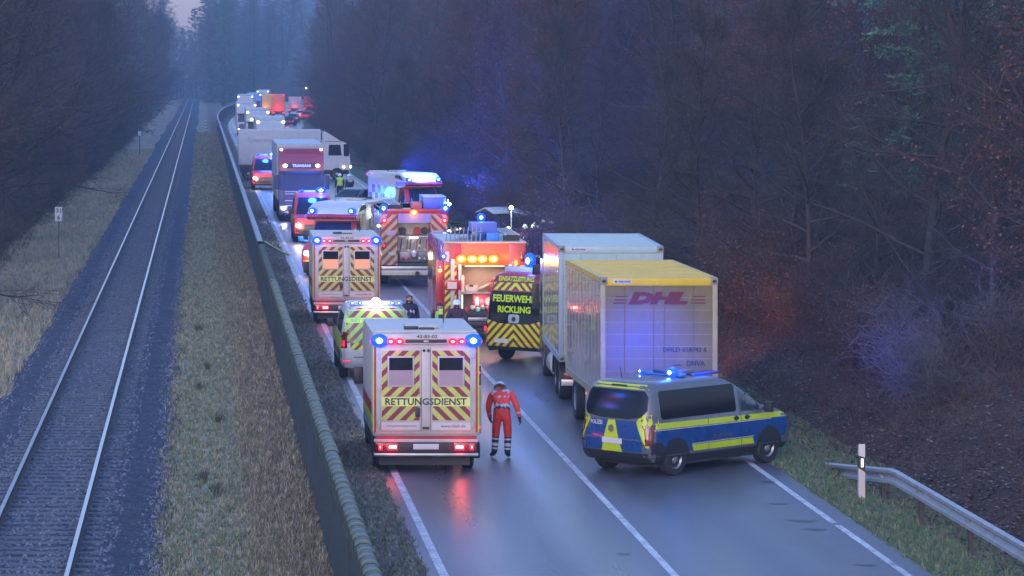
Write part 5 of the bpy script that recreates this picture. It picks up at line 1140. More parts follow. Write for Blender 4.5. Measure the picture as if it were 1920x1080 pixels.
# ------------------------------------------------------------------ lorries facing the camera
def tractor_truck(paint, box, label, cab_h=3.75, name='lorry', L=13, sign=None, group=None, topl=True, W=1.25, boxh=3.95, head=True, row=False, simple=False):
    """origin = front centre, body runs back along -y; local +y is forward"""
    root = empty(name, (0, 0, 0), 0, label, 'lorry', group)
    mb = MB(); mb.box(-1.275, 1.275, -L-2.3, -2.45, 1.1, boxh, box, .02); mb.build('trailer_box', root)
    mb = MB(); prof = [(-2.2, .45), (-.02, .45), (.0, 1.2), (-.03, 1.6), (-.22, 2.75), (-.36, cab_h-.35), (-.62, cab_h), (-2.2, cab_h+.05)]
    mb.prism(prof, -W+.04, W-.04, paint); mb.build('cab', root)
    mb = MB(); mb.add([(-W+.14, -.035+.006, 1.68), (W-.14, -.035+.006, 1.68), (W-.2, -.205+.006, 2.66), (-W+.2, -.205+.006, 2.66)], [(0, 1, 2, 3)], GLASSB); mb.add([(-W+.06, -.015, 2.74), (W-.06, -.015, 2.74), (W-.06, -.05, 2.6), (-W+.06, -.05, 2.6)], [(0, 1, 2, 3)], BLACK)
    mb.build('windscreen', root)
    if not simple:
        for sg in (-1, 1):
            m = MB(); m.add([(sg*(W-.036), -1.5, 1.7), (sg*(W-.036), -.25, 1.6), (sg*(W-.036), -.4, 2.5), (sg*(W-.036), -1.5, 2.5)], [(0, 1, 2, 3)], GLASS); m.build('side_window', root)
            m = MB(); m.box(*sorted((sg*W, sg*(W+.26))), -.22, -.1, 1.75, 2.5, BLACK, .03); m.bar((sg*(W-.1), -.25, 2.5), (sg*(W+.15), -.16, 2.5), .02, BLACK); m.build('wing_mirror', root)
    g = MB(); g.box(-.95, .95, -.01, .03, .62, 1.42, CHASSIS, .02)
    for i in range(5): g.box(-.9, .9, .03, .045, .70+i*.14, .735+i*.14, STEEL if i % 2 else paint)
    g.box(-W+.04, W-.04, -.02, .05, .36, .60, paint, .02); g.build('grille', root)
    for sg in (-1, 1):
        m = MB(); m.box(*sorted((sg*.78, sg*1.16)), .0, .05, .62, .84, STEEL, .02); m.ball((sg*.98, .05, .73), .13, E_HEAD if head else GREYW, (1, .5, .8)); m.build('headlight', root)
        if head and not simple: lamp(root, (sg*.98, 1.6, .6), LW, 40, .1)
        if topl: beacon(root, (sg*1.08, -.5, cab_h-.05), .07 if not simple else .11, 'w', 0)
    if row:
        for i in range(5): beacon(root, (-.66+i*.33, -.18, 2.95), .11, 'w', 0, name='roof_lamp')
    if sign:
        nv = mat('cab_blue_light_dark', (.008, .010, .045), .3, coat=.2); m = MB(); m.prism([(-1.6, .44), (.006, .44), (.008, 1.2), (-.024, 1.6), (-.05, 1.7), (-1.6, 1.7)], -W+.034, W-.034, nv); m.box(-W+.03, W-.03, -.01, .056, .36, .61, nv, .02); m.box(-W+.04, -W+.16, -.3, -.02, 1.7, 2.72, nv); m.box(W-.16, W-.04, -.3, -.02, 1.7, 2.72, nv); m.build('darkened_lower_cab', root)  # navy skin stands in for red paint gone dark under blue light
        m = MB(); m.box(-.98, .98, -.27, -.20, 2.90, 3.16, BLACK, .01); m.build('sign_band', root)
        t = MB(); text(t, sign, emit('sign_letters', (.75, .7, 1.0), .14), (0, -.196, 3.03), (-1, 0, 0), (0, 0, 1), .16, 1.0, .004, bold=.03); t.build('lettering', root)
        for sg in (-1, 1): beacon(root, (sg*.88, -.16, 3.03), .10, 'w', 3, (1.1, .5, .8), (0, .3, 0), name='roof_lamp')
        m = MB(); m.add([(-.48, -.30, 3.2), (.48, -.30, 3.2), (.46, -.37, 3.52), (-.46, -.37, 3.52)], [(0, 1, 2, 3)], mat('visor_grey', (.3, .33, .4), .4)); m.box(-1.0, 1.0, -.40, -.36, 3.60, 3.64, DKRED); m.build('sun_visor', root)
        m = MB()
        for sg in (-1, 1): m.box(*sorted((sg*.66, sg*.72)), -.42, -.35, 3.36, 3.62, DKRED)
        m.bar((-.9, .06, 1.5), (.9, .06, 1.5), .03, STEEL); m.bar((-.9, -.0, 1.62), (.9, -.0, 1.62), .025, STEEL); m.build('horn', root)
    for y_ in ([-1.2] if simple else [-1.2, -4.8, -L+.6, -L-.8]):
        for sg in (-1, 1): wheel(root, sg*(W-.02), y_, .5, .3)
    c = MB(); c.box(-1.15, 1.15, -L-2.2, -.3, .55, 1.08, CHASSIS); c.build('chassis', root)
    return root
LR_ = mat('lorry_red', (.24, .02, .045), .35, var=.12, coat=.3); LB_ = mat('box_pale', (.40, .43, .47), .45, var=.08)
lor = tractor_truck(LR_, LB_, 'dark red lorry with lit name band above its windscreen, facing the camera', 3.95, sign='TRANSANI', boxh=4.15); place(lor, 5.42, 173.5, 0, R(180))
lamp(lor, (-.3, 2.2, 1.6), LB, 500, .3)
# white lorry standing across both lanes
LW_ = mat('lorry_white', (.46, .48, .50), .35, var=.08, coat=.3)
cr_ = empty('crashed_lorry', (8.9, 240.0, 0), R(-90), 'white box lorry standing crosswise over both lanes, cab to the right', 'lorry')
m = MB(); m.box(-1.27, 1.27, -6.15, 0, 1.12, 3.78, LB_, .03); m.box(1.271, 1.28, -6.1, -.05, 3.66, 3.77, WHITE); m.box(1.271, 1.276, -6.1, -.05, 1.14, 1.2, DIRTB); m.build('box_body', cr_)
t = MB(); text(t, 'Spedition', mat('letter_faded', (.30, .31, .36), .6), (1.279, -4.2, 2.95), (0, 1, 0), (0, 0, 1), .42, 2.7, .004, shear=.2); t.build('lettering', cr_)
m = MB(); m.prism([(.1, .75), (2.15, .6), (2.2, 1.4), (2.15, 1.9), (1.9, 2.75), (1.75, 2.85), (.1, 2.9)], -1.2, 1.2, LW_); m.build('cab', cr_)
m = MB(); m.prism([(.12, 2.92), (1.5, 2.92), (.9, 3.3), (.35, 3.62), (.12, 3.66)], -1.12, 1.12, LW_); m.build('wind_deflector', cr_)
m = MB(); m.add([(1.204, .55, 1.85), (1.204, 1.55, 1.85), (1.204, 1.45, 2.65), (1.204, .6, 2.65)], [(0, 1, 2, 3)], GLASS); m.build('side_window', cr_)
m = MB(); m.add([(-1.1, 2.185, 1.75), (1.1, 2.185, 1.75), (1.05, 1.93, 2.7), (-1.05, 1.93, 2.7)], [(0, 1, 2, 3)], GLASS); m.box(1.201, 1.21, 1.7, 2.1, 1.8, 2.7, GLASS); m.build('windscreen', cr_)
m = MB(); m.box(1.0, 1.2, .2, 2.1, .45, .8, CHASSIS, .03); m.box(-1.1, 1.1, -6.0, 2.0, .6, 1.1, CHASSIS); m.build('chassis', cr_)
for sg in (-1, 1):
    m = MB(); m.ball((sg*.95, 2.22, 1.0), .14, E_HEAD, (1, .6, .8)); m.build('headlight', cr_)
m = MB(); m.ball((1.2, 1.7, 1.0), .15, E_AMB, (.5, 1, .8)); m.ball((1.26, 1.7, 1.0), .1, E_HEAD, (.5, 1, .8)); m.build('side_lamp', cr_)
for y_ in (1.2, -4.2, -5.4):
    for sg in (-1, 1): wheel(cr_, sg*1.22, y_, .48, .3)

# queue beyond: lorries facing us in the left lane
qp = [('white lorry directly behind the crosswise box lorry', 273, 5.9, 4.15, LW_, False), ('white lorry with a row of bright roof lamps in the queue', 341, 6.0, 4.1, LW_, True), ('white lorry third in the facing queue, behind the row lamp lorry', 405, 5.7, 4.15, LW_, False),
      ('white lorry with bright lamp row, farthest left in the facing queue', 505, 6.9, 4.4, LW_, True), ('blue lorry behind the leftmost lamp row lorry', 571, 9.4, 4.2, mat('lorry_blue', (.12, .28, .62), .4), False), ('pale long lorry at the bend, last of the facing queue', 660, 12.6, 4.2, LW_, False)]
for i, (lb_, y_, x_, h_, pm_, rw_) in enumerate(qp):
    o = tractor_truck(pm_, mat('box_blue', (.2, .4, .7), .5) if i == 4 else LB_, lb_, h_-.3, L=10, group='lorries queued beyond the crosswise lorry', boxh=h_, row=rw_, simple=True, topl=True)
    ang = math.atan(2.2e-4*max(0, y_-430)); place(o, x_, y_, 0, R(180)-ang)
# rear ends of the away-going queue, and cars between
def rear_lorry(label, face, x, y, h=3.9, w_=1.25, glow=LR):
    root = empty('lorry', (x, y, 0), -math.atan(2.2e-4*max(0, y-430)), label, 'lorry', 'lorries driving away beyond the bend')
    m = MB(); m.box(-w_, w_, 0, 9, 1.05, h, face, .03); m.build('trailer_box', root)
    m = MB(); m.box(-w_, w_, -.05, .1, .5, .75, CHASSIS); m.box(-1, 1, .1, 9, .6, 1.05, CHASSIS); m.build('chassis', root)
    for sg in (-1, 1):
        m = MB(); m.ball((sg*(w_-.2), -.08, .8), .2, E_RED, (1.3, .5, .8)); m.build('tail_light', root)
        m = MB(); m.ball((sg*(w_-.1), -.03, h-.1), .12, E_RED, (1, .5, 1)); m.build('marker_lamp', root)
        wheel(root, sg*(w_-.03), 1.5, .5, .3)
    lamp(root, (0, -.8, 1.4), glow, 60, .2); return root
ORL = mat('lorry_orange', (.85, .16, .08), .4); AMF = mat('lorry_amber_lit', (.7, .42, .12), .5); GRF = mat('lorry_grey_rear', (.4, .42, .46), .5)  # amber light on the far lorry's rear is put into its colour
def PX(px, Y): return (px-378)*Y/6000
rear_lorry('orange red lorry seen from behind in the far queue', ORL, PX(522, 560), 560, 4.0, 1.1)
rear_lorry('amber lit lorry left of the orange red one in the far queue', AMF, PX(498, 590), 590, 3.8, 1.15, LA)
rear_lorry('grey tanker-like lorry rear with red side lamps in the far queue', GRF, PX(553, 600), 600, 3.2, 1.2)
rear_lorry('dark red lorry rear right of the grey one in the far queue', mat('lorry_dark_red', (.45, .05, .08), .4), PX(580, 620), 620, 3.1, 1.1)
o = tractor_truck(CHASSIS, CHASSIS, 'dark tall truck with two white top lamps at the far right of the queue', 4.6, L=8, group='lorries queued beyond the crosswise lorry', boxh=4.6, simple=True, head=False); place(o, PX(583, 680), 680, 0, R(180)); m = MB(); m.box(-1.3, 1.3, -3, -.4, 4.7, 4.85, LB_, .03); m.build('roof', o)
for sg in (-1, 1): beacon(o, (sg*.95, -.35, 4.4), .2, 'w', 0)

# cars: lofted body
def car(paint, label, facing_lamps='tail', group='cars in the far queue'):
    root = empty('car', (0, 0, 0), 0, label, 'car', group)
    b = Body([(.22, .82, .12, 4.3, .2), (.35, .88, .02, 4.42, .28), (.62, .9, 0, 4.45, .32), (.82, .89, .05, 4.32, .36), (.92, .86, .12, 3.5, .34), (1.0, .83, .25, 3.2, .3), (1.2, .76, .55, 2.85, .26), (1.38, .68, .85, 2.45, .25), (1.44, .55, 1.1, 2.2, .2)])
    mb = MB(); b.loft(mb, paint)
    for sg in (-1, 1):
        for y_ in (.85, 3.5): patch(mb, b.side(sg), arch(y_, .32, .36, .22), BLACK, .006)
    mb.build('body', root)
    o = MB(); patch(o, b.end(-1), [(-.66, .98), (.66, .98), (.58, 1.32), (-.58, 1.32)], GLASS, .01); o.build('rear_window', root)
    o = MB(); patch(o, b.end(1), [(-.7, .96), (.7, .96), (.58, 1.34), (-.58, 1.34)], GLASS, .01); o.build('windscreen', root)
    for sg in (-1, 1):
        o = MB(); patch(o, b.side(sg), [(.7, .96), (3.2, .96), (2.5, 1.34), (1.0, 1.34)], GLASS, .006); o.build('side_window', root)
        o = MB(); p = b.end(-1)(sg*.7, .72, .0); o.ball(p, .12, E_RED if facing_lamps == 'tail' else TAILR, (1.2, .5, .6)); o.build('tail_light', root)
        o = MB(); p = b.end(1)(sg*.68, .65, .0); o.ball(p, .1, E_HEAD if facing_lamps == 'head' else GREYW, (1.2, .5, .7)); o.build('headlight', root)
        for y_ in (.85, 3.5): wheel(root, sg*.88, y_, .31, .2)
    if facing_lamps == 'tail': lamp(root, (0, -.6, .8), LR, 40, .2)
    return root
c1 = place(car(SILVER, 'silver car with red tail lamps, nearest the road edge in the far queue'), PX(548, 500), 500, 0, R(-8))
for i, (px, Y, lb_, pm_) in enumerate(((540, 470, 'dark small car behind the crosswise lorry, nearest in the far queue', CHASSIS), (562, 545, 'pale car with glaring tail lamps ahead of the silver one', LW_), (590, 575, 'red car at the right end of the far queue', RED), (522, 480, 'pale blue car between the lorries of the far queue', mat('car_blue', (.3, .4, .6), .4)), (574, 530, 'dark red car under the dark red lorry rear', DKRED))):
    c = copy_tree(c1); c['label'] = lb_; place(c, PX(px, Y), Y, 0, R(-8))
    for ch in c.children:
        if ch.name.startswith('body'): ch.data = ch.data.copy(); ch.data.materials[0] = pm_
c = car(LW_, 'white car with headlamps on, at the left road edge beside the queue', 'head', None); place(c, 4.85, 262, 0, R(180)); lamp(c, (0, 5, .8), LW, 120, .2); c['label'] = 'small white car with headlamps on, just left of the crosswise lorry'
c = car(SILVER, 'silver car standing slantwise behind the two figures in bright vests', 'none', None); place(c, 9.9, 186, 0, R(150))
# ------------------------------------------------------------------ wrecked car on the right verge
wk = empty('wrecked_car', (12.6, 143.5, .0), R(-62), 'wrecked car with its pale roof bent upward, helmeted crew around it on the right verge', 'car')
b = Body([(.25, .8, .1, 4.3, .2), (.4, .86, 0, 4.4, .28), (.7, .88, .03, 4.38, .3), (.95, .85, .1, 3.3, .3), (1.0, .8, .2, 3.1, .28)])
m = MB(); b.loft(m, mat('wreck_dark_red', (.22, .04, .05), .4, var=.3)); 
for v in range(len(m.v)):
    x_, y_, z_ = m.v[v]; m.v[v] = (x_+.06*math.sin(y_*5+z_*7), y_+.08*math.sin(x_*6+z_*5), z_+.09*math.sin(y_*3.1)*(z_ > .5))
m.build('body', wk)
m = MB(); n_ = 10; vs = []
for t_ in (0, 1):
    for i in range(n_+1):
        for j in range(5):
            u = i/n_; y_ = .1+3.3*u; z_ = 2.0-.55*u+.22*math.sin(u*math.pi)-.05*math.cos(j*1.5); vs.append((-.72+.36*j, y_, z_-t_*.05-.06*abs(j-2)))
fs = []
for i in range(n_):
    for j in range(4):
        a = i*5+j; fs += [(a, a+1, a+6, a+5), (a+55, a+60, a+61, a+56)]
for i in range(n_): a = i*5; fs += [(a, a+5, a+60, a+55), (a+4, a+59, a+64, a+9)]
fs += [(0, 55, 56, 1), (1, 56, 57, 2), (2, 57, 58, 3), (3, 58, 59, 4)]
m.add(vs, fs, LW_, True); m.build('roof', wk)
m = MB()
for x_, y_ in ((-.7, .6), (.7, .6), (-.7, 2.9), (.7, 2.9)): m.bar((x_, y_, .95), (x_*.95, y_-.25, 1.55 if y_ > 2 else 1.85), .035, CHASSIS)
m.build('pillar', wk)
for y_ in (.85, 3.5):
    for sg in (-1, 1): wheel(wk, sg*.86, y_, .31, .2)

m = MB(); m.ball((.9, -.6, 2.3), .09, E_WHITE); m.bar((.9, -.6, 0), (.9, -.6, 2.25), .025, STEEL); wl = m.build('work_lamp', None, (12.3, 137, .05)); tag(wl, 'small white work lamp on a stand in front of the wrecked car', 'work lamp'); lamp(wl, (.9, -.9, 2.5), (.85, 1, .9), 420, .1)
# ------------------------------------------------------------------ people
SKIN = mat('skin', (.42, .24, .18), .55, var=.08)
def person(pose, clothes, loc, rz, label, extra=None, group=None):
    """one continuous skinned body; clothes(bone, t) picks the material. local +y is forward"""
    J = dict(pel=(0, 0, .95), sp=(0, .0, 1.15), ch=(0, .0, 1.36), nk=(0, .0, 1.50), hd=(0, .02, 1.60), tp=(0, .02, 1.72),
             hl=(-.10, 0, .90), kl=(-.12, .02, .50), al=(-.12, 0, .10), fl=(-.13, .17, .04), hr=(.10, 0, .90), kr=(.12, .02, .50), ar=(.12, 0, .10), fr=(.13, .17, .04),
             sl=(-.19, 0, 1.42), el=(-.25, -.02, 1.15), wl=(-.26, .08, .92), sr=(.19, 0, 1.42), er=(.25, -.02, 1.15), wr=(.26, .08, .92))
    J.update(pose); 
    def off(a, b, d): a, b = Vector(J[a]), Vector(J[b]); return tuple(b+(b-a).normalized()*d)
    J['pl'] = off('el', 'wl', .09); J['pr'] = off('er', 'wr', .09)
    RD = dict(pel=(.155, .125), sp=(.15, .115), ch=(.175, .125), nk=(.062, .065), hd=(.085, .095), tp=(.06, .07), hl=(.10, .10), kl=(.07, .07), al=(.055, .055), fl=(.045, .035),
              hr=(.10, .10), kr=(.07, .07), ar=(.055, .055), fr=(.045, .035), sl=(.075, .075), el=(.056, .056), wl=(.038, .038), sr=(.075, .075), er=(.056, .056), wr=(.038, .038), pl=(.042, .024), pr=(.042, .024))
    E_ = [('pel', 'sp'), ('sp', 'ch'), ('ch', 'nk'), ('nk', 'hd'), ('hd', 'tp'), ('pel', 'hl'), ('hl', 'kl'), ('kl', 'al'), ('al', 'fl'), ('pel', 'hr'), ('hr', 'kr'), ('kr', 'ar'), ('ar', 'fr'),
          ('ch', 'sl'), ('sl', 'el'), ('el', 'wl'), ('wl', 'pl'), ('ch', 'sr'), ('sr', 'er'), ('er', 'wr'), ('wr', 'pr')]
    RD = {k_: (v_[0]*1.24, v_[1]*1.24) if k_ not in ('hd', 'tp', 'nk', 'pl', 'pr', 'fl', 'fr') else v_ for k_, v_ in RD.items()}
    for s_ in 'lr':     # five separate, slightly curled fingers
        p = Vector(J['p'+s_]); d = (p-Vector(J['w'+s_])).normalized(); sd = Vector((0, 1, 0)) if abs(d.y) < .8 else Vector((1, 0, 0)); sd = (sd-d*sd.dot(d)).normalized(); cu_ = d.cross(sd)*(1 if s_ == 'l' else -1)
        for k in range(5):
            o_ = (k-1.5)*.020 if k < 4 else -.042; ln = (.062, .075, .07, .055, .05)[k]; st = p+sd*o_ if k < 4 else p-d*.05+sd*-.03
            md = st+(d*ln*.55+cu_*.008 if k < 4 else (d*.6-sd*.8).normalized()*.03); en = md+(d*ln*.4+cu_*.022 if k < 4 else (d*.9-sd*.3).normalized()*.03)
            for nm, q in ((f'f{s_}{k}a', md), (f'f{s_}{k}b', en)): J[nm] = tuple(q); RD[nm] = (.010, .010)
            E_ += [('p'+s_, f'f{s_}{k}a'), (f'f{s_}{k}a', f'f{s_}{k}b')]
    names = list(RD); ix = {n_: i for i, n_ in enumerate(names)}
    me = bpy.data.meshes.new('person'); me.from_pydata([J[n_] for n_ in names], [(ix[a], ix[b_]) for a, b_ in E_], []); ob = bpy.data.objects.new('person_tmp', me); C.objects.link(ob)
    md = ob.modifiers.new('s', 'SKIN'); md.use_smooth_shade = True; md.branch_smoothing = .3
    for i, n_ in enumerate(names): me.skin_vertices[0].data[i].radius = RD[n_]; me.skin_vertices[0].data[i].use_root = (n_ == 'pel')
    sb = ob.modifiers.new('u', 'SUBSURF'); sb.levels = 2; sb.render_levels = 2
    dg = bpy.context.evaluated_depsgraph_get(); m2 = bpy.data.meshes.new_from_object(ob.evaluated_get(dg)); bpy.data.objects.remove(ob)
    # nose, eyes and ears on the head
    bm = bmesh.new(); bm.from_mesh(m2); hd, tp, nk = Vector(J['hd']), Vector(J['tp']), Vector(J['nk']); up = (tp-hd).normalized(); fwd = Vector((0, 1, 0)); fwd = (fwd-up*fwd.dot(up)).normalized(); fwd = Vector(pose.get('look', fwd)); rt = fwd.cross(up); nface = len(bm.faces)
    feats = []
    for c, r, sc in ((hd+fwd*.098+up*.01, .016, (.9, 1.4, 1.5)), (hd+rt*.085, .02, (.5, 1, 1.5)), (hd-rt*.085, .02, (.5, 1, 1.5))):
        g = bmesh.ops.create_uvsphere(bm, u_segments=8, v_segments=6, radius=r); 
        for v in g['verts']: v.co = c+rt*v.co.x*sc[0]+fwd*v.co.y*sc[1]+up*v.co.z*sc[2]
    nskin = len(bm.faces)
    for c in (hd+fwd*.086+up*.03+rt*.032, hd+fwd*.086+up*.03-rt*.032, hd+fwd*.094-up*.035):
        g = bmesh.ops.create_uvsphere(bm, u_segments=6, v_segments=5, radius=.011)
        for v in g['verts']: v.co = c+rt*v.co.x*1.3+fwd*v.co.y+up*v.co.z*.7
    bm.to_mesh(m2); bm.free()
    mats_ = []; P = {n_: np.array(J[n_]) for n_ in names}; main = [(a, b_) for a, b_ in E_ if len(a) <= 3 and not a.startswith('f') or a in ('fl', 'fr')]
    main = [(a, b_) for a, b_ in main if not (b_[0] == 'f' and len(b_) > 2)]
    idx = []
    for f in m2.polygons:
        if f.index >= nskin: k = mat('eye_mouth', (.05, .03, .03), .5)
        elif f.index >= nface: k = SKIN
        else:
            c = np.array(f.center); best = None
            for a, b_ in main:
                A, B_ = P[a], P[b_]; d = B_-A; t_ = float(np.clip(np.dot(c-A, d)/max(1e-9, np.dot(d, d)), 0, 1)); dist = np.linalg.norm(c-A-d*t_)/((1-t_)*RD[a][0]+t_*RD[b_][0])
                if best is None or dist < best[0]: best = (dist, a, b_, t_)
            k = clothes(best[1], best[2], best[3])
        if k not in mats_: mats_.append(k)
        idx.append(mats_.index(k))
    m2.materials.clear()
    for k in mats_: m2.materials.append(k)
    m2.polygons.foreach_set('material_index', idx); m2.polygons.foreach_set('use_smooth', [True]*len(idx)); m2.name = 'person'
    o = bpy.data.objects.new('person', m2); C.objects.link(o); o.location = loc; o.rotation_euler = (0, 0, rz); tag(o, label, 'person', group)
    if extra: extra(o, J, up, fwd, rt)
    return o
def helmet(m, visor=None, brim=.02):
    def f(o, J, up, fwd, rt):
        hd = Vector(J['hd'])+up*.035; mb = MB(); vs = []; n, k = 14, 6
        for j in range(k+1):
            p = (math.pi*.56)*j/k
            for i in range(n):
                t_ = 2*math.pi*i/n; r = .128+(brim if j == k else 0); q = hd+rt*(r*.92*math.sin(p)*math.cos(t_))+fwd*(r*1.12*math.sin(p)*math.sin(t_))+up*(.125*math.cos(p)); vs.append(q)
        mb.add(vs, [(j*n+i, (j+1)*n+i, (j+1)*n+(i+1) % n, j*n+(i+1) % n) for j in range(k) for i in range(n)], m, True)
        for j_ in range(5): a = -.3+j_*.15; mb.ball(hd+fwd*(a*.4)+up*(.128-.25*a*a), .016, visor or m, (1, 1, .6), 6, 4)
        mb.build('helmet', o)
    return f
def cap(m):
    def f(o, J, up, fwd, rt):
        hd = Vector(J['hd'])+up*.05; mb = MB(); n, k = 12, 5; vs = []
        for j in range(k+1):
            p = (math.pi*.5)*j/k
            for i in range(n): t_ = 2*math.pi*i/n; vs.append(hd+rt*(.10*math.sin(p)*math.cos(t_))+fwd*(.115*math.sin(p)*math.sin(t_))+up*(.085*math.cos(p)))
        mb.add(vs, [(j*n+i, (j+1)*n+i, (j+1)*n+(i+1) % n, j*n+(i+1) % n) for j in range(k) for i in range(n)], m, True)
        c = [hd+fwd*.09+rt*.08, hd+fwd*.19+rt*.05-up*.02, hd+fwd*.19-rt*.05-up*.02, hd+fwd*.09-rt*.08]; mb.add(c+[q-up*.012 for q in c], [(0, 1, 2, 3), (7, 6, 5, 4), (0, 4, 5, 1), (1, 5, 6, 2), (2, 6, 7, 3)], m); mb.build('cap', o)
    return f
def hair(m):
    def f(o, J, up, fwd, rt):
        hd = Vector(J['hd'])+up*.03-fwd*.012; mb = MB(); n, k = 12, 6; vs = []
        for j in range(k+1):
            p = (math.pi*.58)*j/k
            for i in range(n):
                t_ = 2*math.pi*i/n; fr = math.sin(t_) > .3 and j > 3; q = 1 if not fr else .7; vs.append(hd+rt*(.097*math.sin(p)*math.cos(t_))+fwd*(.108*math.sin(p)*math.sin(t_))*q+up*(.11*math.cos(p)+(.05 if fr else 0)))
        mb.add(vs, [(j*n+i, (j+1)*n+i, (j+1)*n+(i+1) % n, j*n+(i+1) % n) for j in range(k) for i in range(n)], m, True); mb.build('hair', o)
    return f
ORJ = mat('jacket_orange_red', (.85, .07, .05), .65, var=.15, vscale=9, bump=.5, bscale=14); TRR = mat('trousers_red', (.68, .035, .03), .7, var=.2, vscale=9, bump=.5, bscale=14)
REFL = mat('reflective_band', (.48, .48, .52), .35, var=.1); BOOT = mat('boots_black', (.015, .015, .018), .5); GLOVE = mat('glove_dark', (.02, .03, .06), .6); DARKJ = mat('jacket_dark_blue', (.022, .022, .05), .75, var=.3); HIV = mat('vest_yellow', (.5, .75, .12), .5, var=.1); FIREJ = mat('fire_jacket', (.06, .025, .05), .75, var=.3)
def c_medic(a, b, t):
    if a in ('al', 'ar'): return BOOT
    if a in ('kl', 'kr'): return BOOT if t > .86 else (REFL if .18 < t < .30 or .46 < t < .58 or .74 < t < .80 else (GLOVE if t > .12 else TRR))
    if a in ('hl', 'hr') or b in ('hl', 'hr'): return TRR
    if a == 'pel': return TRR if t < .35 else (GLOVE if t < .55 else REFL if t < .85 else ORJ)
    if a == 'sp': return REFL if .35 < t < .5 else ORJ
    if b in ('sl', 'sr') or (a in ('sl', 'sr') and t < .25): return REFL if (a == 'ch' and .3 < t < .9) else ORJ
    if a in ('sl', 'sr'): return ORJ
    if a in ('el', 'er'): return REFL if .45 < t < .62 else (GLOVE if t > .9 else ORJ)
    if a in ('wl', 'wr', 'pl', 'pr'): return GLOVE
    if a == 'ch': return ORJ if t < .7 else SKIN
    return SKIN
lean = dict(pel=(0, 0, .93), sp=(0, .10, 1.12), ch=(-.03, .27, 1.30), nk=(-.04, .39, 1.38), hd=(-.06, .48, 1.42), tp=(-.07, .56, 1.50),
            sl=(-.23, .28, 1.30), el=(-.30, .30, 1.04), wl=(-.27, .42, .82), sr=(.18, .28, 1.35), er=(.31, .22, 1.07), wr=(.36, .26, .84),
            hl=(-.10, .0, .89), kl=(-.13, .10, .49), al=(-.16, .06, .10), fl=(-.24, .22, .04), hr=(.11, 0, .89), kr=(.13, .04, .48), ar=(.12, -.02, .10), fr=(.15, .17, .04))
person(lean, c_medic, (6.34, 67.6, .012), R(-8), 'paramedic in orange red clothes bending forward beside the nearest ambulance, back to the camera', helmet(mat('helmet_white', (.6, .62, .66), .3), GLOVE))
m = MB()  # triangle hood on the medic's back is part of the jacket shape
def c_dark(a, b, t):
    if a in ('al', 'ar'): return BOOT
    if a in ('nk', 'hd'): return SKIN
    if a in ('wl', 'wr', 'pl', 'pr'): return SKIN
    if a == 'ch' and b == 'nk' and t > .7: return SKIN
    if a == 'sp' and .5 < t < .62: return REFL
    return DARKJ
up_arm = dict(wr=(.20, .28, 1.12), er=(.25, .02, 1.12))
person(dict(up_arm), c_dark, (5.97, 92.0, .012), R(195), 'person in dark jacket holding something pale, beside the green striped van', hair(mat('hair_brown', (.10, .05, .03), .7)))
def c_vest(a, b, t):
    if a in ('al', 'ar'): return BOOT
    if a in ('nk', 'hd', 'wl', 'wr', 'pl', 'pr'): return SKIN
    if a == 'ch' and b == 'nk' and t > .6: return SKIN
    if a == 'pel' and b == 'sp': return HIV if t > .2 else DARKJ
    if a == 'sp': return REFL if .35 < t < .6 else HIV
    if a == 'ch': return HIV
    return DARKJ
person(dict(wl=(-.12, .25, 1.05), el=(-.26, .0, 1.12)), c_vest, (6.62, 89.0, .012), R(-80), 'person in yellow vest and dark cap turned right, between nearest ambulance and fire engine', cap(mat('cap_dark', (.05, .02, .03), .6)))
def c_fire(a, b, t):
    if a in ('al', 'ar'): return BOOT
    if a in ('nk', 'hd'): return SKIN
    if a in ('wl', 'wr', 'pl', 'pr'): return mat('glove_pale', (.4, .55, .6), .6)
    if a == 'ch' and b == 'nk' and t > .75: return SKIN
    if a in ('el', 'er') and .55 < t < .85: return REFL
    if a in ('kl', 'kr') and .3 < t < .5: return REFL
    if a == 'sp' and .1 < t < .25: return REFL
    return FIREJ
HEL = mat('helmet_pale_green', (.75, .85, .75), .35, var=.1)
person(dict(wl=(-.10, .32, 1.10), el=(-.27, .08, 1.14), wr=(.14, .32, 1.08), er=(.28, .08, 1.14)), c_fire, (7.18, 90.0, .012), R(175), 'firefighter in dark coat and pale helmet with hands forward, beside the open fire engine bay', helmet(HEL, DKRED))
# two in bright vests by the silver car
for i, (px, yy, cl, lb_) in enumerate(((637, 200, c_vest, 'person in bright green vest standing beside another, left of the lit entrance ambulance'), (654, 199, lambda a, b, t: (REFL if a == 'ch' or (a == 'sp' and t > .6) else c_dark(a, b, t)), 'person in dark clothes with pale shoulders standing right of the green vest'))):
    person({}, cl, (PX(px, 200), yy, .012), R(10+i*20), lb_, helmet(HEL))
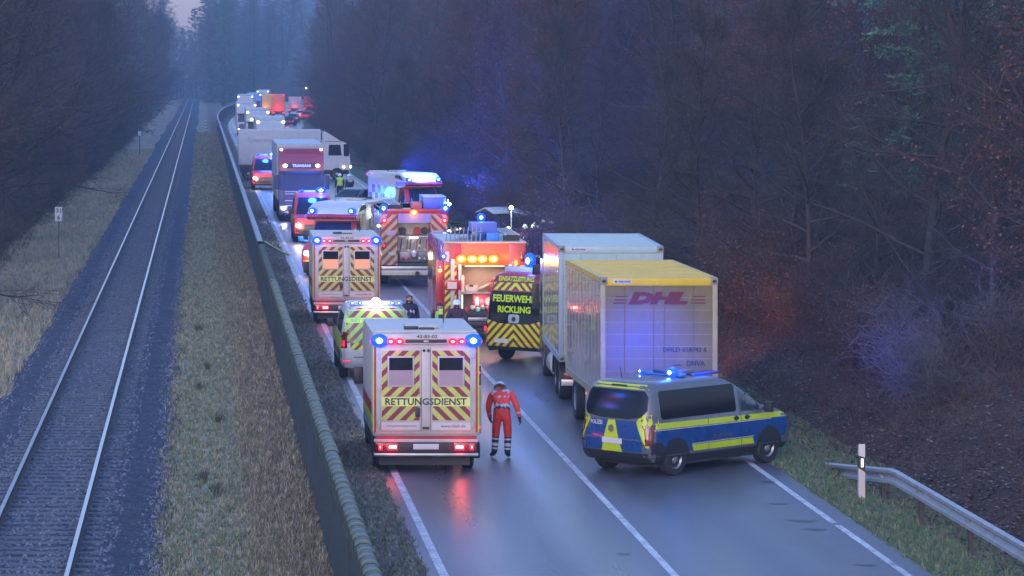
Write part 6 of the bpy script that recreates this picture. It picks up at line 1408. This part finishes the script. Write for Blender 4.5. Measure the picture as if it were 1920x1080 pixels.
# crew working at the wreck, only helmets and shoulders show above the truck
crew = [(960, 431, 'firefighter bent over the left end of the wrecked car'), (985, 429, 'firefighter at the middle of the wreck, leftmost of the close pair'), (995, 428, 'firefighter at the middle of the wreck, right one of the close pair'), (1002, 424, 'firefighter standing behind the close pair at the wreck'), (1006, 429, 'firefighter stooping just left of the container roof corner'), (1021, 417, 'tall standing firefighter above the container roof, left of two'), (1037, 419, 'tall standing firefighter above the container roof, right of two')]
for i, (px, py, lb_) in enumerate(crew):
    Y = 136+(i % 3)*1.6; s = 6000/Y; ztop = 8.2-(py-8-132)/s; X = (px-378)/s; g = hz(X, Y)
    dz = (ztop-g)-1.79; bend = max(0, -dz)
    pose = dict(sp=(0, .10+bend*.2, 1.15), ch=(0, .16+bend*.4, 1.34-bend*.4), nk=(0, .2+bend*.6, 1.46-bend*.7), hd=(0, .24+bend*.7, 1.55-bend*.85), tp=(0, .27+bend*.8, 1.66-bend*.9), sl=(-.19, .16+bend*.4, 1.38-bend*.4), sr=(.19, .16+bend*.4, 1.38-bend*.4), el=(-.27, .3+bend*.3, 1.15-bend*.3), er=(.27, .3+bend*.3, 1.15-bend*.3), wl=(-.2, .5, 1.05-bend*.2), wr=(.2, .5, 1.05-bend*.2)) if bend > .05 else {}
    person(pose, c_fire, (X, Y, g+min(.25, max(0, dz))), R(random.uniform(-30, 40)), lb_, helmet(HEL), 'rescue crew at the wrecked car')

# ------------------------------------------------------------------ noise barrier between railway and road
BARG = mat('barrier_green', (.022, .05, .04), .7, var=.4, vscale=1.5); BARD = mat('barrier_dark', (.018, .032, .034), .8, var=.4, vscale=2, bump=.5, bscale=10); BARC = mat('barrier_cap', (.018, .044, .034), .55, var=.3, vscale=3); CAPE = mat('cap_edge_pale', (.09, .14, .115), .45, var=.2)
nb_ = empty('noise_barrier', (0, 0, 0), 0, 'long dark green barrier with ribbed top between railway grass and road', 'barrier')
m = MB(); m.box(2.14, 2.20, 40, 121, 0, 1.50, BARD)
for i in range(14): m.box(2.125, 2.14, 41+i*6, 41.12+i*6, 0, 1.6, CHASSIS)
m.box(2.20, 2.30, 40, 121, 0, 1.45, BARG); m.build('wall', nb_)
cp = MB(); k = 7
vs = []
for yy in (.02, .44):
    for i in range(k+1): a = math.pi*i/k; vs.append((2.235-.115*math.cos(a), yy, 1.62+.07*math.sin(a)))
cp.add(vs, [(i, i+1, k+2+i, k+1+i) for i in range(k)], BARC, True); cp.add(vs, [list(range(k+1)), list(range(k+1, 2*k+2))[::-1]], BARC)
cp.box(2.12, 2.35, .02, .44, 1.35, 1.62, BARC)
vs = []
for yy in (-.012, .03):
    for r in (1.0, 1.0):
        pass
for i in range(k+1):
    a = math.pi*i/k
    for dy, g in ((-.01, 1.0), (.045, 1.0), (-.01, .86)): vs.append((2.235-.124*g*math.cos(a), .02+dy, 1.622+(.08 if g == 1 else .045)*math.sin(a)))
cp.add(vs, [(3*i, 3*i+1, 3*i+4, 3*i+3) for i in range(k)]+[(3*i, 3*i+3, 3*i+5, 3*i+2) for i in range(k)], CAPE)
c0 = cp.build('cap', nb_, (0, 40, 0))
far = MB()
for i in range(1, 134):
    if i < 100:
        o = c0.copy(); C.objects.link(o); o.parent = nb_; o.location = (random.uniform(-.008, .008), 40+i*.6, random.uniform(-.01, .01))
    else: far.add([(x_, y_+40+i*.6, z_) for x_, y_, z_ in cp.v], cp.f, BARC)
tag(far.build('far_caps', nb_), kind='stuff')
m = MB(); ys = [121+(820-121)*(j/90) for j in range(91)]
def strip(x0, x1, z0, z1, mm):
    vs = []
    for y_ in ys:
        c = c_off(y_); vs += [(x0+c, y_, z0), (x1+c, y_, z0), (x1+c, y_, z1), (x0+c, y_, z1)]
    m.add(vs, [(4*j+a, 4*j+(a+1) % 4, 4*j+4+(a+1) % 4, 4*j+4+a) for j in range(90) for a in range(4)], mm)
strip(2.14, 2.26, 0, 1.62, BARD); strip(2.12, 2.32, 1.62, 1.74, mat('rail_top_grey', (.2, .22, .24), .5)); m.build('far_wall', nb_)
# ------------------------------------------------------------------ crash barrier, guide post, small posts
GALV = mat('galvanised', (.30, .32, .34), .5, metal=.35, var=.2, vscale=4, bump=.2)
gr = empty('crash_barrier', (0, 0, 0), 0, 'galvanised W-beam guardrail rising from the grass right of the road', 'guardrail')
prof = [(-.02, .0), (.045, .03), (.045, .085), (-.02, .12), (-.045, .155), (-.02, .19), (.045, .225), (.045, .28), (-.02, .31)]
ys = [38+.5*i for i in range(60)]; vs = []; fs = []
def gx(y): t_ = max(0, (y-60)/7.6); return 12.93+.10*t_*t_
def gz(y): t_ = min(1, max(0, (y-59.8)/7.2)); return .43*(1-t_)-.33*t_
ys = [y for y in ys if y <= 67.5]
for y in ys:
    for dx, dz in prof: vs.append((gx(y)-dx, y, gz(y)+dz+.02))
n_ = len(prof)
fs = [(j*n_+i, j*n_+i+1, (j+1)*n_+i+1, (j+1)*n_+i) for j in range(len(ys)-1) for i in range(n_-1)]
m = MB(); m.add(vs, fs, GALV, True); m.add([(x+.004, y, z) for x, y, z in vs], fs, GALV, True)
for y in ys[::8]:
    for dz in (.055, .255): m.ball((gx(y)-.05, y, gz(y)+dz+.02), .014, STEEL, (.6, 1, 1), 6, 4)
m.build('beam', gr)
for i, y in enumerate((42.4, 46.3, 50.2, 54.1, 57.8, 61.0)):
    m = MB(); m.box(gx(y)+.03, gx(y)+.11, y-.06, y+.06, -.2, gz(y)+.3, mat('post_dark', (.05, .035, .03), .7)); m.box(gx(y)-.0, gx(y)+.03, y-.1, y+.1, gz(y)+.12, gz(y)+.2, GALV); m.build('post', gr)
gp = empty('guide_post', (12.62, 61.2, 0), 0, 'white roadside marker post with black band and reflector in front of the guardrail', 'marker post')
PW = mat('post_white', (.55, .48, .46), .5, var=.12)
m = MB(); m.prism([(-.05, 0), (.07, 0), (.05, 1.02), (-.05, 1.06)], -.06, .06, PW); m.build('post', gp)
m = MB(); m.add([(-.064, -.056, .60), (.064, -.056, .52), (.064, -.056, .80), (-.064, -.056, .84)], [(0, 1, 2, 3)], BLACK); m.add([(-.064, -.056, .60), (-.064, .062, .60), (-.064, .055, .84), (-.064, -.056, .84)], [(0, 1, 2, 3)], BLACK); m.add([(.064, -.056, .52), (.064, .062, .52), (.064, .055, .80), (.064, -.056, .80)], [(0, 1, 2, 3)], BLACK); m.build('black_band', gp)
m = MB(); m.box(-.02, .025, -.066, -.058, .62, .78, emit('reflector_glow', (.8, .85, 1), .5)); m.build('reflector', gp)  # no lamp: light returned by the reflector is put in as emission
x_, y_ = G(110, 487); ks = empty('kilometre_sign', (x_, y_, hz(x_, y_)-.05), 0, 'white railway distance plate with numbers on a thin post in the dry grass', 'sign')
m = MB(); m.bar((0, 0, 0), (0, 0, 2.0), .03, mat('post_grey_dark', (.10, .10, .11), .6)); m.build('post', ks)
m = MB(); m.box(-.16, .16, -.05, -.035, 1.72, 2.34, mat('plate_pale', (.5, .52, .55), .5, var=.08), .006); m.build('plate', ks)
m = MB(); text(m, '31', TXT, (0, -.052, 2.18), (1, 0, 0), (0, 0, 1), .2, .22, .002, bold=.02); text(m, '6', TXT, (0, -.052, 1.89), (1, 0, 0), (0, 0, 1), .2, .12, .002, bold=.02); m.build('lettering', ks)
def small_post(px, py, h, label, striped=False, plate=True):
    x_, y_ = G(px, py); o = empty('marker_post', (x_, y_, hz(x_, y_)-.05), 0, label, 'marker post')
    m = MB()
    if striped:
        for i in range(8): m.box(-.09, .09, -.09, .09, i*h/8, (i+1)*h/8, WHITE if i % 2 else BLACK)
    else: m.bar((0, 0, 0), (0, 0, h), .035, CHASSIS)
    m.build('post', o)
    if plate: m = MB(); m.box(-.15, .15, -.05, -.035, h-.1, h+.35, mat('plate_pale', (.5, .52, .55), .5, var=.08), .005); m.build('plate', o)
small_post(386, 247, 1.6, 'black and white striped post beside the railway track, right side far off', True, False)
small_post(262, 290, 2.0, 'small plate on a post in the dry grass left of the railway')
# fire hose snaking over the verge, water drain
m = MB(); pts_ = [(3.0, 152.5, .04), (3.2, 149, .05), (3.45, 146, .05), (3.7, 143, .04), (3.9, 141.5, .04)]
for a, b_ in zip(pts_, pts_[1:]): m.bar(a, b_, .05, mat('hose_yellow', (.65, .55, .22), .6), 8)
tag(m.build('fire_hose'), 'pale yellow hose lying across the left verge beside the facing ambulances', 'hose')
m = MB(); m.box(-.16, .16, -.2, .2, 0, .5, mat('box_yellow_green', (.45, .6, .25), .6), .03); m.box(-.1, .1, -.05, .05, .5, .56, BLACK, .01); tag(m.build('utility_box', None, (2.6, 118, 0)), 'pale green box standing at the end of the ribbed barrier', 'box')

# ------------------------------------------------------------------ sticks and low brambles on the bank, debris on the road edge
random.seed(99)
def _sticks():
    m = MB(); bk = mat('stick', (.06, .05, .045), .9, var=.3)
    for _ in range(420):
        y = 50+85*random.random()**1.2; x = random.uniform(13.4, 13.8+.2*y); a = random.random()*6.28; l = random.uniform(.25, 1.6); z = hz(x, y)+.04
        p = Vector((x, y, z)); d = Vector((math.cos(a), math.sin(a), random.uniform(-.05, .15)))
        q = p+d*l*.5; m.bar(p, q, .014, bk, 4, .010); m.bar(q, q+(d+Vector((random.uniform(-.4, .4), random.uniform(-.4, .4), .05)))*l*.45, .010, bk, 4, .004)
    tag(m.build('fallen_sticks'), kind='stuff')
_sticks()
def _bramble():
    S = []
    for _ in range(2100):
        y = 56+84*random.random()**1.1; x = 14.0+(.15*random.random()**.75)*y+random.uniform(-.3, .6)+max(0, 68-y)*.12
        p = np.array([x, y, hz(x, y)]); n_ = random.randint(2, 5)
        for k in range(n_):
            a = random.random()*6.28; d = unit(np.array([math.cos(a)*.7, math.sin(a)*.7, 1.0])); L = random.uniform(.3, 1.7)
            pp, _d = wander(S, p, d, L, .009, .004, 3, .25, -.12)
            for _t in range(3): wander(S, pp[random.randint(1, 2)], unit(rng.normal(0, .7, 3)+np.array([0, 0, .3])), random.uniform(.15, .5), .005, .003, 2, .2)
    me = segs_mesh('bramble', S, BARK, TWIG_C['red']); o = bpy.data.objects.new('bramble', me); C.objects.link(o); tag(o, kind='stuff')
_bramble()
for i_ in range(30):
    y = 69+40*random.random(); shrub(random.choice((0, 1, 1, 2)), 15.4+.05*(y-60)+random.uniform(0, .11*y-3), y, random.uniform(.45, .95), 'on the leafy bank near the police van')

for kd, px, Y, sc in (('spruce', 300, 950, 1.45), ('bare_a', 318, 965, 1.5), ('bare_c', 332, 980, 1.28), ('spruce', 344, 975, 1.15), ('bare_b', 350, 990, 1.35), ('bare_a', 360, 970, 1.25), ('pine', 368, 930, 1.2), ('bare_c', 325, 1010, 1.3), ('bare_a', 340, 1000, 1.35), ('bare_b', 355, 1015, 1.4), ('bare_c', 310, 1000, 1.5)):
    plant(kd, (px-378)*Y/6000, Y, sc, 'closing the railway cutting at its far end')

scatter_mesh('far_grass', GS+[GB[0]], pts_in(9000, -.8, 2.0, 165, 420, 1.2), blade_maker(.06, .18, .03, .12))
scatter_mesh('edge_grass', GB+[GS[0], GS[1]], pts_in(9000, -.9, 2.1, 46, 170), blade_maker(.04, .14, .012, .07))
# ------------------------------------------------------------------ damp evening haze round the whole place
hm = bpy.data.materials.new('haze'); hm.use_nodes = True; n = hm.node_tree; n.nodes.clear()
pv = n.nodes.new('ShaderNodeVolumePrincipled'); pv.inputs['Density'].default_value = .0006; pv.inputs['Color'].default_value = (.42, .64, .92, 1); pv.inputs['Anisotropy'].default_value = .1
ho = n.nodes.new('ShaderNodeOutputMaterial'); n.links.new(pv.outputs[0], ho.inputs['Volume'])
mb = MB(); mb.box(-720, 920, -65, 2620, -2, 175, hm); tag(mb.build('haze'), kind='stuff')
